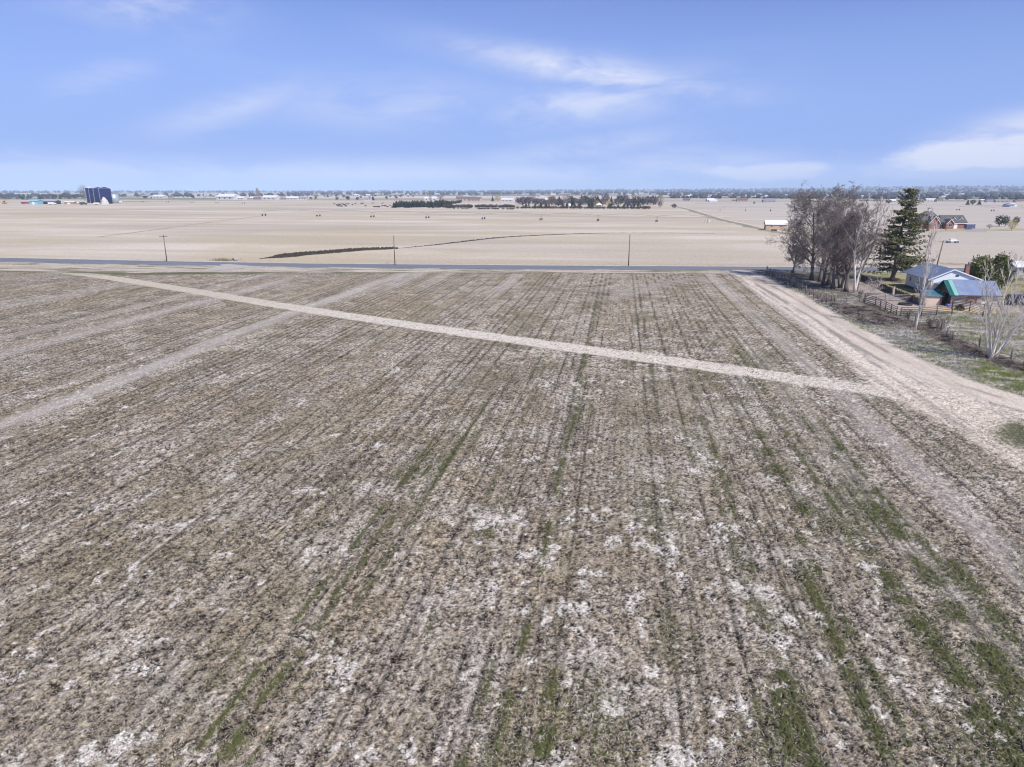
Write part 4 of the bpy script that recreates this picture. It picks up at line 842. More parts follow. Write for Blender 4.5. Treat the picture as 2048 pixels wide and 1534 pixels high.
x, y = G(2016, 612); car('parked_car', 'dark car parked behind the pale tree at the right edge', 'car', x, y, .05, pmat('black_paint', (.02, .022, .035), (.03, .03, .045), 1, .25), 5.1, 1.85)
# yard clutter
x, y = G(1895, 614); r = empty('bucket', x, y, .04); m = MB(); m.tube([(0, 0, 0), (0, 0, .5)], [.30, .38], 14); m.build('tub', pmat('violet_plastic', (.10, .09, .42), None, 3, .4), r, True); m = MB(); m.tube([(math.cos(a) * .38, 0, .5 + math.sin(a) * .18) for a in np.linspace(0, math.pi, 9)], .015, 5, False); m.build('handle', WIREM, r); tag(r, 'blue-violet tub standing at the open end of the log shed', 'tub')
x, y = G(1810, 611); r = empty('tyre_feeder', x, y, .05); m = MB(); m.tube([(math.cos(a) * .95, math.sin(a) * .95, .2) for a in np.linspace(0, 2 * math.pi, 25)], .22, 8, False); m.build('tyre', pmat('rubber', (.03, .03, .03), None, 5), r, True); m = MB(); m.cyl(0, 0, .02, .12, .8, 20); m.build('hay', pmat('hay', (.3, .24, .14), None, 4), r); tag(r, 'big black tyre feeder lying on the corral dirt', 'feeder')
for (px, py, lab) in [(1918, 622, 'dark round bush pressed against the cattle panels before the log shed')]:
    x, y = G(px, py); evergreen(lab, x, y, 9, [(0, 0, .5, .7, .55)], 500, .14, pmat('dark_bush', (.03, .032, .025), (.07, .065, .045), 2), name='evergreen_shrub')['category'] = 'shrub'
x, y = G(470, 521.5); r = empty('culvert', x, y, .05); m = MB(); m.tube([(0, -.9, .35), (0, 1.2, .35)], .42, 14, False); m.build('pipe', pmat('concrete', (.55, .53, .5), None, 3), r); m = MB(); m.box(-1.0, -.45, -.3, -.1, 0, .8); m.box(.45, 1.0, -.3, -.1, 0, .8); m.box(-.45, .45, -.3, -.1, .78, .9); m.build('headwall', pmat('concrete', (.55, .53, .5), None, 3), r); tag(r, 'small concrete culvert beside the far edge of the paved road', 'culvert')
x, y = G(448, 521.5); m = MB(); rng = random.Random(3)
for _ in range(260):
    p = Vector((rng.gauss(0, 2.2), rng.gauss(0, .5), 0)); m.add([p + Vector((-.05, 0, 0)), p + Vector((.05, 0, 0)), p + Vector((rng.uniform(-.3, .3), 0, rng.uniform(.3, 1.1)))], [(0, 1, 2)])
o = m.build('dry_weeds', pmat('dry_weed', (.30, .22, .13), (.16, .12, .08), 2)); o.location = (x, y, .02); stuff(o, 'dry brown weeds by the culvert beside the road', 'weeds')
# fallen branches along the fence line: stuff
def brush():
    m = MB(); rng = random.Random(12)
    for _ in range(3000):
        Y = rng.uniform(84, 131); X = float(FENCE_X(np.array(Y))) - .6 + rng.gauss(0, .8)
        if rng.random() < .35 : Y = rng.uniform(110, 128); X = rng.uniform(37.5, 45)
        a = rng.random() * 6.28; L = rng.uniform(.4, 2.0); z = rng.uniform(.08, .4); m.tube([(X, Y, z), (X + math.cos(a) * L * .5, Y + math.sin(a) * L * .5, z + rng.uniform(-.05, .25)), (X + math.cos(a) * L, Y + math.sin(a) * L, .1)], [.035, .025, .01], 3, False)
    stuff(m.build('brush_debris', pmat('old_brush', (.05, .04, .035), (.30, .24, .20), .7, .9)), 'dark tangle of fallen branches along the fence line below the corral', 'brush')
brush()

# ---- center pivot irrigation
GALV = pmat('galvanised', (.42, .44, .46), (.33, .35, .37), 2, .45, metallic=.5); RUB = pmat('rubber', (.03, .03, .03), None, 5)
def pivot_line(label, base, grp=None, centre=None, sp_h=3.7):
    ox, oy = base[0]; r = empty('irrigation_pivot', ox, oy); P_ = [(a - ox, b - oy) for a, b in base]
    for i, (x, y) in enumerate(P_[:-1] if centre else P_):
        t = empty('tower', x, y); t.parent = r; a, b = P_[max(i - 1, 0)], P_[min(i + 1, len(P_) - 1)]; d = math.hypot(b[0] - a[0], b[1] - a[1]); nx, ny = -(b[1] - a[1]) / d, (b[0] - a[0]) / d
        m = MB(); m.tube([(nx * 2, ny * 2, .7), (0, 0, sp_h)], .07, 5); m.tube([(-nx * 2, -ny * 2, .7), (0, 0, sp_h)], .07, 5); m.tube([(nx * 2.2, ny * 2.2, .7), (-nx * 2.2, -ny * 2.2, .7)], .09, 5); m.build('frame', GALV, t)
        for s in (-1, 1):
            m = MB(); dx, dy = ny * .2, -nx * .2; m.tube([(nx * 2 * s - dx, ny * 2 * s - dy, .72), (nx * 2 * s + dx, ny * 2 * s + dy, .72)], .72, 14); m.build('wheel', RUB, t)
    pts = []; tr = MB()
    for a, b in zip(P_[:-1], P_[1:]):
        for k in range(8): t_ = k / 8; pts.append((a[0] + (b[0] - a[0]) * t_, a[1] + (b[1] - a[1]) * t_, sp_h + 1.1 * math.sin(math.pi * t_)))
        L = [(a[0] + (b[0] - a[0]) * k / 6, a[1] + (b[1] - a[1]) * k / 6, sp_h - .25 - .5 * math.sin(math.pi * k / 6)) for k in range(7)]; tr.tube(L, .035, 3, False)
        for k in range(1, 6): tr.tube([L[k], (L[k][0], L[k][1], sp_h + 1.1 * math.sin(math.pi * k / 6))], .03, 3, False)
    pts.append((P_[-1][0], P_[-1][1], sp_h)); m = MB(); m.tube(pts, .11, 6); m.build('water_pipe', GALV, r); tr.build('truss', GALV, r)
    if centre:
        x, y = P_[-1]; m = MB()
        for sx_, sy_ in ((-1, -1), (1, -1), (1, 1), (-1, 1)): m.tube([(x + sx_ * 1.9, y + sy_ * 1.9, 0), (x + sx_ * .2, y + sy_ * .2, sp_h + .9)], .09, 5)
        m.tube([(x, y, 0), (x, y, sp_h + 1.2)], .13, 8); m.build('centre_stand', GALV, r); m = MB(); m.box(x + .6, x + 1.3, y - 1.2, y - .8, .5, 2.0); m.build('control_box', TRIM, r)
    return tag(r, label, 'irrigation pivot', grp)
pivot_line('long centre pivot sprinkler crossing the field in front of the windbreak', [G(*p) for p in [(528, 431.5), (637, 433), (745, 434.6), (855, 436.5), (967, 438.5), (1082, 440.5), (1196, 442.2), (1313, 444), (1415, 446)]], centre=True)
pivot_line('distant sprinkler line left of centre beyond the field by the silos', [G(*p) for p in [(235, 403.2), (285, 404), (335, 404.8), (384, 405.4), (434, 406.2), (487, 407)]])
pivot_line('distant sprinkler line in the grey field left of the small white-roofed barn', [G(*p) for p in [(1440, 421.6), (1491, 422), (1541, 422.4), (1592, 422.6)]])
pivot_line('distant sprinkler line in the field above the brick farmhouse', [G(*p) for p in [(1916, 420.6), (1985, 422.4), (2060, 424.4)]])

# ---- small barn, far brick house
def barn():
    x, y = G(1531, 459.5); r = empty('barn', x, y, 0, -.06); W, D = 10.5, 6.0; m = MB(); pent(m, 0, D, 0, W, 0, 2.9, D / 2, 4.6, 'x'); m.build('wall', pmat('tan_boards', (.56, .40, .25), (.46, .33, .22), 2, .85), r)
    m = MB(); m.slab([(-.4, -.5, 2.75), (W + .3, -.5, 2.75), (W + .3, D / 2, 4.8), (-.4, D / 2, 4.8)], .12); m.slab([(-.4, D / 2, 4.8), (W + .3, D / 2, 4.8), (W + .3, D + .5, 2.75), (-.4, D + .5, 2.75)], .12); m.build('roof', pmat('white_metal_roof', (.8, .8, .8), (.72, .74, .78), .5, .5), r)
    m = MB(); m.box(-.08, -.004, 1.8, 4.2, .05, 2.9); m.build('door', pmat('barn_door', (.14, .11, .10), (.30, .25, .22), 1), r); window(r, (3, 0, 1.8), 1.0, .8, '-y'); window(r, (7.5, 0, 1.8), 1.0, .8, '-y')
    tag(r, 'small tan barn with a bright white roof left of the grove', 'barn')
    x, y = G(1543, 462.5); r = empty('stock_trough', x, y); m = MB(); m.box(0, 2.6, 0, 1.3, 0, .08)
    for a in ((0, 2.6, 0, .12), (0, 2.6, 1.18, 1.3), (0, .12, .12, 1.18), (2.48, 2.6, .12, 1.18)): m.box(a[0], a[1], a[2], a[3], .082, .95)
    m.build('tank', PIPE, r); m = MB(); m.box(.13, 2.47, .13, 1.17, .5, .55); m.build('water', pmat('trough_water', (.3, .33, .38), None, 1, .1), r); tag(r, 'dark stock trough in front of the small white-roofed barn', 'trough')
barn()
ROOFD = pmat('charcoal_shingles', (.085, .082, .09), (.13, .125, .13), 1.5, .9, .2)
def brick_house():
    x, y = G(1848, 458); x2, y2 = G(1942, 458); L = math.hypot(x2 - x, y2 - y); a = math.atan2(y2 - y, x2 - x); r = empty('brick_farmhouse', x, y, 0, a)
    S = L / 94.0                                     # metres per photo pixel at the house
    m = MB(); m.box(0, 62 * S, 3, 14, 0, 3.3); m.box(62 * S, 92 * S, 3.6, 12.5, 0, 3.0); m.build('wall', BRICK, r)
    def hip(x0, x1, y0, y1, ze, zr, inset): 
        m = MB(); yc = (y0 + y1) / 2; m.add([(x0, y0, ze), (x1, y0, ze), (x1, y1, ze), (x0, y1, ze), (x0 + inset, yc, zr), (x1 - inset, yc, zr)], [(0, 1, 5, 4), (1, 2, 5), (2, 3, 4, 5), (3, 0, 4), (3, 2, 1, 0)]); return m
    rf = hip(-4 * S, 48 * S, 2.3, 14.7, 3.303, 9.2, 20 * S).build('roof', ROOFD, r)
    m = MB(); pent(m, 3.1, 12.9, 44 * S, 93 * S, 3.02, 3.3, 8, 7.0, 'x'); m.build('roof', ROOFD, r)
    c = MB(); c.box(21 * S, 24.5 * S, 8, 9, 8.9, 10.2); c = c.build('cupola', TRIM, rf); m = MB(); m.add([(20.5 * S, 7.8, 10.203), (25 * S, 7.8, 10.203), (25 * S, 9.2, 10.203), (20.5 * S, 9.2, 10.203), (22.7 * S, 8.5, 11)], [(0, 1, 4), (1, 2, 4), (2, 3, 4), (3, 0, 4), (3, 2, 1, 0)]); m.build('cupola_roof', ROOFD, c)
    def gable(xc, hw, y0, yb, ze, zr, nm='gable_wing', win=True):
        m = MB(); pent(m, xc - hw, xc + hw, y0, yb, 0 if nm == 'gable_wing' else ze - 1.2, ze, xc, zr); g = m.build(nm, BRICK, r); k = (zr - ze) / hw; m = MB(); o = .35
        m.slab([(xc - hw - o, y0 - .5, ze - k * o + .12), (xc, y0 - .5, zr + .12), (xc, yb, zr + .12), (xc - hw - o, yb, ze - k * o + .12)], .08); m.slab([(xc, y0 - .5, zr + .12), (xc + hw + o, y0 - .5, ze - k * o + .12), (xc + hw + o, yb, ze - k * o + .12), (xc, yb, zr + .12)], .08); m.build('roof', ROOFD, g)
        m = MB()
        for sgn in (-1, 1):
            q = [(xc + sgn * (hw + o), y0 - .56, ze - k * o - .22), (xc, y0 - .56, zr - .22), (xc, y0 - .56, zr + .14), (xc + sgn * (hw + o), y0 - .56, ze - k * o + .14)]; q2 = [(p[0], p[1] + .05, p[2]) for p in q]
            f = [(0, 1, 2, 3), (7, 6, 5, 4), (0, 4, 5, 1), (1, 5, 6, 2), (2, 6, 7, 3), (3, 7, 4, 0)]; m.add(q + q2, f)
        m.build('barge_board', TRIM, g)
        if win: window(g, (xc, y0, ze - .9 if nm == 'gable_wing' else ze - .1), min(hw, 2.4), 1.4 if nm == 'gable_wing' else .9, '-y')
    gable(19 * S, 10 * S, 0, 8.0, 3.3, 6.6); gable(51 * S, 7.5 * S, 0, 6.0, 2.9, 5.0); gable(34 * S, 4 * S, 4.6, 9.0, 4.7, 6.2, 'dormer'); gable(69 * S, 3.6 * S, 5.3, 8.5, 4.6, 5.8, 'dormer'); gable(83 * S, 3.6 * S, 5.3, 8.5, 4.6, 5.8, 'dormer')
    for xx in (32 * S, 40 * S): window(r, (xx, 3, 1.7), 2.2, 1.5, '-y')
    m = MB(); m.box(65 * S, 74 * S, 3.50, 3.596, .05, 2.5); m.build('garage_door', TRIM, r); m = MB(); m.box(60 * S, 92 * S, 3.02, 3.5, 2.6, 2.9); m.build('fascia', TRIM, r)
    tag(r, 'sprawling red brick farmhouse with dark hipped roof and white-edged gables', 'house')
    x, y = G(1932, 459); r = empty('box_trailer', x, y, 0, a); m = MB(); m.box(0, 4.6, 0, 2.3, .55, 2.7); m.build('body', pmat('navy_paint', (.07, .085, .17), (.10, .11, .2), 1, .4), r); m = MB(); m.box(-.05, 4.65, -.05, 2.35, 2.703, 2.8); m.build('roof', TRIM, r)
    for wx in (1.6, 2.7): wheel(r, wx, .05, .38, .38); wheel(r, wx, 2.25, .38, .38)
    m = MB(); m.tube([(4.6, 1.15, .6), (5.8, 1.15, .5)], .07, 5); m.build('tow_bar', PIPE, r); tag(r, 'dark navy box trailer parked at the right end of the brick farmhouse', 'trailer')
    o = strip('lawn', [G(1830, 460.5), G(1900, 461), G(1990, 459.5), G(2080, 458.5)], 18, .012, pmat('far_lawn', (.34, .31, .16), (.46, .40, .27), .08, .95), 6, .1, 4); strip('driveway', [G(1950, 457), G(1953, 464)], 9, .02, pmat('grey_gravel', (.42, .38, .35), None, 1), 4)
brick_house()
x, y = G(1895, 486); r = empty('hay_wagon', x, y); m = MB(); m.box(0, 4.5, 0, 2.2, .7, .9); m.build('deck', TRIM, r); m = MB(); m.box(1.1, 3.2, .3, 1.9, .903, 1.6); m.build('load', TRIM, r)
for wx in (.8, 3.7): wheel(r, wx, .05, .4, .4); wheel(r, wx, 2.15, .4, .4)
m = MB(); m.tube([(0, 1.1, .7), (-3, 1.1, .3)], .08, 5); m.build('tow_bar', PIPE, r); tag(r, 'low white wagon left in the bare field below the brick farmhouse', 'wagon')

# ---- far farmyard at the silos
NAVY = corrug('navy_glazed_steel', (.003, .007, .07), (.005, .010, .09), 1.4, 2, .9, 0)
[n for n in NAVY.node_tree.nodes if n.type == 'BSDF_PRINCIPLED'][0].inputs['Specular IOR Level'].default_value = .12
def silo(px, py, ytop, rad, label, mat=NAVY, ladder=True, cap=None, dy=0, group='blue silos'):
    x, y = G(px, py); d = math.hypot(x, y); y += dy; x += dy * x / y; h = top_z(px, ytop, d); r = empty('silo', x, y); m = MB(); m.cyl(0, 0, 0, h, rad, 28); m.build('tank', mat, r, True)
    for p in r.children: pass
    m = MB(); m.tube([(0, 0, h), (0, 0, h + rad * .10), (0, 0, h + rad * .28), (0, 0, h + rad * .34)], [rad * 1.02, rad * .85, rad * .35, .1], 24); m.build('dome', cap or mat, r, False)
    if ladder:
        m = MB(); a = -2.0; qx, qy = math.cos(a) * (rad + .35), math.sin(a) * (rad + .35)
        for s in (-.35, .35): m.tube([(qx + s, qy, 0), (qx + s, qy, h + 1.2)], .07, 4)
        for k in range(int(h)): m.tube([(qx - .35, qy, k + .5), (qx + .35, qy, k + .5)], .06, 3)
        m.build('ladder', TRIM, r); m = MB(); m.tube([(math.cos(t) * rad * 1.0, math.sin(t) * rad * 1.0, h + 1.0) for t in np.linspace(0, 6.283, 21)], .09, 4, False)
        for t in np.linspace(0, 6.283, 11): m.tube([(math.cos(t) * rad, math.sin(t) * rad, h), (math.cos(t) * rad, math.sin(t) * rad, h + 1.0)], .06, 3)
        m.build('railing', TRIM, r)
    return tag(r, label, 'silo', group)
silo(182.0, 405.5, 375.5, 5.6, 'tallest navy blue silo, leftmost of the cluster, with a white cap', cap=TRIM)
silo(190, 406, 378.5, 6.4, 'narrow-looking navy blue silo just right of the tallest one', dy=-6)
silo(200.5, 406.8, 377.6, 7.2, 'navy blue silo in the middle of the cluster, pale seam on its left side', dy=-10)
silo(213, 407, 378, 8.2, 'broadest navy blue silo at the right end of the cluster', dy=-14)
silo(230, 406.5, 388, 6.9, 'squat grey steel grain bin right of the blue silos', corrug('bin_steel', (.42, .48, .52), (.50, .56, .60), 1.0, 2, .4, .4), False, GALV, group=None)
x, y = G(210.5, 408.6); m = MB(); rng = random.Random(2); vs = []; fs = []; n = 18
for k in range(n): a = 6.283 * k / n; vs.append((math.cos(a) * 5.2 * rng.uniform(.9, 1.1), math.sin(a) * 5 * rng.uniform(.9, 1.1), 0))
for k in range(n): a = 6.283 * k / n; vs.append((math.cos(a) * 4.0 * rng.uniform(.85, 1.1) - .3, math.sin(a) * 3.8, 5.2 * rng.uniform(.9, 1.1)))
for k in range(n): a = 6.283 * k / n; vs.append((math.cos(a) * 1.5 * rng.uniform(.8, 1.2) - .8, math.sin(a) * 1.4, 9.6))
vs.append((-1.0, 0, 10.6))
for j in (0, n):
    for k in range(n): fs.append((j + k, j + (k + 1) % n, j + n + (k + 1) % n, j + n + k))
for k in range(n): fs.append((2 * n + k, 2 * n + (k + 1) % n, 3 * n))
m.add(vs, fs); o = m.build('feed_pile', pmat('pale_silage', (.62, .58, .56), (.48, .44, .42), .4, .9)); o.location = (x, y, 0); tag(o, 'steep pale heap standing against the broadest blue silo', 'heap')
def far_shed(name, label, px0, px1, py, ytop, wall, roof, open_front=False, depth=12, cat='shed'):
    (x0, y0), (x1, y1) = G(px0, py), G(px1, py); L = math.hypot(x1 - x0, y1 - y0); a = math.atan2(y1 - y0, x1 - x0); h = top_z((px0 + px1) / 2, ytop, math.hypot(x0, y0)); r = empty(name, x0, y0, 0, a); ze = h * .72
    m = MB()
    if open_front: m.box(0, L, depth - .3, depth, 0, ze); m.box(0, .3, 0, depth - .302, 0, ze); m.box(L - .3, L, 0, depth - .302, 0, ze)
    else: pent(m, 0, depth, 0, L, 0, ze, depth / 2, h * .96, 'x')
    m.build('wall', wall, r); m = MB(); m.slab([(-.5, -.8, ze), (L + .5, -.8, ze), (L + .5, depth / 2, h), (-.5, depth / 2, h)], .2); m.slab([(-.5, depth / 2, h), (L + .5, depth / 2, h), (L + .5, depth + .8, ze), (-.5, depth + .8, ze)], .2); m.build('roof', roof, r)
    if open_front:
        for k in range(1, 6): m = MB(); m.box(L * k / 6 - .15, L * k / 6 + .15, .05, .35, 0, ze - .2); m.build('post', WOOD, r)
    else: m = MB(); m.box(L * .35, L * .62, -.12, -.004, .05, ze * .8); m.build('door', TRIM, r); window(r, (L * .15, 0, ze * .5), 1.6, 1.2, '-y')
    return tag(r, label, cat)
AQUA = pmat('aqua_siding', (.20, .42, .55), (.26, .48, .6), 1); WHITE = pmat('white_metal', (.8, .8, .8), (.7, .7, .72), 1, .5); GREYR = pmat('grey_metal_roof', (.30, .33, .36), (.4, .42, .45), .5, .5)
far_shed('shed', 'light blue metal shed left of the long dark open shed', 59, 76, 409, 399.5, AQUA, AQUA)
far_shed('cattle_shed', 'long dark open-fronted cattle shed with grey roof in the silo farmyard', 76.5, 112, 408.5, 400, pmat('dark_boards2', (.04, .04, .045), None, 1), GREYR, True)
far_shed('shed', 'low brown shed among the white trailers left of the silos', 128, 148, 408.6, 402.5, pmat('brown_siding', (.32, .20, .13), (.4, .26, .17), 1), TRIM, depth=7)
def truck(px, py, L, H_, col, label, cat='truck', rz=None):
    x, y = G(px, py); r = empty('farm_truck' if cat == 'truck' else 'stock_trailer', x, y, 0, YAW * 0 + .1 if rz is None else rz); body = L * (.68 if cat == 'truck' else .95)
    m = MB(); m.box(0, body, 0, 2.5, .95, H_); m.build('cargo_box', col, r); m = MB(); m.box(0, L, .3, 2.2, .65, .947); m.build('chassis', PIPE, r)
    if cat == 'truck':
        m = MB(); m.add([(body + .3, .1, .95), (L, .1, .95), (L, 2.4, .95), (body + .3, 2.4, .95), (body + .3, .1, 2.7), (L - .9, .1, 2.7), (L - .9, 2.4, 2.7), (body + .3, 2.4, 2.7), (L, .1, 1.8), (L, 2.4, 1.8)], [(3, 2, 1, 0), (4, 5, 6, 7), (0, 1, 8, 5, 4), (3, 7, 6, 9, 2), (1, 2, 9, 8), (8, 9, 6, 5), (0, 4, 7, 3)]); m.build('cab', WHITE if 'white' in label else col, r)
    for wx in ((L * .15, L * .27, L * .88) if cat == 'truck' else (L * .3, L * .42)):
        for wy in (.15, 2.35): wheel(r, wx, wy, .5, .5, .3)
    return tag(r, label, cat)
truck(96, 409.5, 11, 3.4, WHITE, 'white box truck in front of the open cattle shed'); truck(114, 408, 7, 2.6, WHITE, 'white trailer at the right end of the open cattle shed', 'trailer'); truck(150, 408.2, 9, 3.2, WHITE, 'white trailer right of the low brown shed', 'trailer')
truck(159, 409.6, 10, 3.6, pmat('dark_green_paint', (.04, .07, .05), None, 1, .4), 'dark green farm truck left of the blue silos'); truck(187, 409.5, 8, 3.0, WHITE, 'white trailer at the foot of the blue silos', 'trailer'); truck(236, 406.5, 6, 3.4, WHITE, 'small white trailer right of the steel grain bin', 'trailer')
truck(42, 408, 13, 3.2, pmat('dark_red_paint', (.22, .03, .04), (.28, .05, .05), 1, .5), 'dark red farm truck between the yellow loader and the light blue shed')
def loader(px, py, label):
    x, y = G(px, py); Yl = pmat('yellow_paint', (.70, .42, .03), (.6, .34, .03), 1, .5); r = empty('wheel_loader', x, y, 0, 0); m = MB(); m.box(0, 5.5, .4, 2.4, 1.2, 2.6); m.build('body', Yl, r); m = MB(); m.box(2.4, 4.2, .5, 2.3, 2.603, 4.4); m.build('cab', GLASS, r); m = MB(); m.box(2.3, 4.3, .4, 2.4, 4.403, 4.6); m.build('cab_roof', Yl, r)
    m = MB(); m.tube([(5, .6, 2), (7.2, .6, 2.4), (8.6, .6, 1)], .22, 5); m.tube([(5, 2.2, 2), (7.2, 2.2, 2.4), (8.6, 2.2, 1)], .22, 5); m.build('arm', Yl, r); m = MB(); m.add([(8.4, -.2, .2), (10, -.2, .2), (10, 3, .2), (8.4, 3, .2), (8.3, -.2, 1.6), (8.3, 3, 1.6)], [(0, 3, 2, 1), (0, 4, 5, 3), (0, 1, 4), (3, 5, 2)]); m.build('bucket', Yl, r)
    for wx in (1.1, 4.5): wheel(r, wx, .2, .95, .95, .6); wheel(r, wx, 2.6, .95, .95, .6)
    tag(r, label, 'loader')
loader(4, 407.5, 'yellow wheel loader at the left edge of the far farmyard')

# ---- cattle
def cow_mesh():
    m = MB()
    m.tube([(-1.05, 0, 1.05), (-.95, 0, 1.08), (-.5, 0, 1.02), (.1, 0, .98), (.6, 0, 1.05), (.92, 0, 1.12), (1.1, 0, 1.22)], [.12, .32, .38, .41, .38, .30, .18], 10)
    m.tube([(.95, 0, 1.18), (1.25, 0, 1.30), (1.42, 0, 1.30), (1.62, 0, 1.14), (1.72, 0, 1.02)], [.22, .17, .16, .12, .09], 8)
    for lx, ly in ((.72, .2), (.72, -.2)): m.tube([(lx, ly, .95), (lx + .04, ly, .55), (lx, ly, .35), (lx + .02, ly, 0)], [.15, .08, .06, .07], 6)
    for lx, ly in ((-.75, .2), (-.75, -.2)): m.tube([(lx, ly, 1.0), (lx + .10, ly, .68), (lx - .10, ly, .42), (lx - .04, ly, 0)], [.19, .12, .06, .07], 6)
    m.tube([(-1.1, 0, 1.2), (-1.2, 0, .9), (-1.18, 0, .5)], [.04, .03, .05], 4)
    for s in (-1, 1): m.tube([(1.38, s * .12, 1.38), (1.34, s * .3, 1.36)], [.05, .02], 4)
    return m
HIDE = pmat('black_hide', (.018, .016, .016), (.035, .03, .028), 3, .8)
cow0 = None; rng = random.Random(77)
herdA = [(669, 408.5), (674, 410.2), (678, 409), (680, 413), (683, 409), (685, 408.6), (688, 409.5), (679, 410.8), (676, 412.5), (692, 412.8), (693, 408.6), (697, 408.6), (705, 409.8), (711, 407.6), (723, 408), (724, 407), (727, 407.2), (731, 412.6), (746, 407), (765, 407), (748, 414), (751, 414.3), (754, 414.2), (757, 414), (758, 414.6), (764, 412.9), (769, 412.5), (771, 412.3), (775, 414.3), (781, 411.5), (684, 413.2), (690, 411.0)]
herdB = [(859, 416), (866, 416.5), (874, 415), (878, 415.6), (896, 417), (900, 417), (906, 416.6), (908, 417.6), (916, 417.5), (924, 417.8), (929, 417.8), (934, 417.8), (939, 417.2), (957, 418.2), (961, 418.5), (964, 418.7), (967, 418.2), (970, 418.4), (975, 418), (977, 418.8), (985, 418.4), (990, 418.8), (993, 418.2), (996, 418.8), (1006, 419.3), (1015, 419.4), (1021, 419), (1023, 419.2), (1026, 419)]
for gi, (herd, lab, grp) in enumerate(((herdA, 'black cow in the loose herd left of the conifer windbreak', 'cows left of the windbreak'), (herdB, 'black cow along the foot of the windbreak', 'cows below the windbreak'))):
    for (px, py) in herd:
        x, y = G(px, py + .8)
        if cow0 is None: cow0 = cow_mesh().build('cow', HIDE, None, True); o = cow0
        else: o = cow0.copy(); sc.collection.objects.link(o)
        o.location = (x, y, 0); o.rotation_euler = (0, 0, rng.choice((0, math.pi)) + rng.uniform(-.5, .5)); o.scale = (1.25,) * 3; tag(o, lab + ', ' + (('among its left cluster' if px < 700 else 'between its two clusters' if px < 740 else 'among its right cluster') if gi == 0 else ('near the conifers' if px < 920 else 'left of the hedge gap' if px < 947 else 'below the hedge middle' if px < 1000 else 'below the hedge end')), 'cow', grp)

# ---- far trees
LM = [(-99, 'at the left picture edge'), (40, 'above the dark red truck'), (60, 'above the light blue shed'), (80, 'above the open cattle shed'), (113, 'above the white trailer by the cattle shed'), (128, 'above the brown shed'), (150, 'just left of the silos'), (222, 'just right of the steel grain bin'),
      (250, 'a little right of the silos'), (280, 'between the silos and the left utility pole'), (322, 'above the utility pole with the crossarm'), (345, 'right of the crossarm pole'), (380, 'left of the long white farm building'), (425, 'beside the long white farm building'), (465, 'left of the tall lone bare tree'),
      (500, 'beside the tall lone bare tree'), (530, 'right of the tall lone bare tree'), (570, 'well left of the cattle herd'), (615, 'left of the cattle herd'), (660, 'above the left end of the cattle herd'), (700, 'above the middle of the cattle herd'), (740, 'above the right end of the cattle herd'), (780, 'above the left end of the windbreak'),
      (830, 'above the middle of the windbreak'), (875, 'above the right end of the windbreak'), (915, 'above the left part of the low hedge'), (960, 'above the middle of the low hedge'), (1005, 'above the right end of the low hedge'), (1040, 'left of the golden-brown willow'), (1100, 'beside the golden-brown willow'), (1145, 'near the twin conifers'),
      (1185, 'near the white gazebo'), (1230, 'left of the golden hedge'), (1275, 'above the golden hedge'), (1330, 'right of the broad pale poplar'), (1380, 'above the far farm lane'), (1430, 'above the hub of the sprinkler line'), (1480, 'left of the small white-roofed barn'), (1525, 'above the small white-roofed barn'),
      (1565, 'behind the left side of the grove'), (1640, 'behind the grove'), (1740, 'left of the spruce top'), (1800, 'behind the spruce top'), (1850, 'above the left half of the brick farmhouse'), (1900, 'above the right half of the brick farmhouse'), (1950, 'right above the brick farmhouse end'), (1990, 'above the dark round evergreens'), (2020, 'at the right picture edge')]
def where(px): return [p for x, p in LM if px >= x][-1] if px > -99 else LM[0][1]
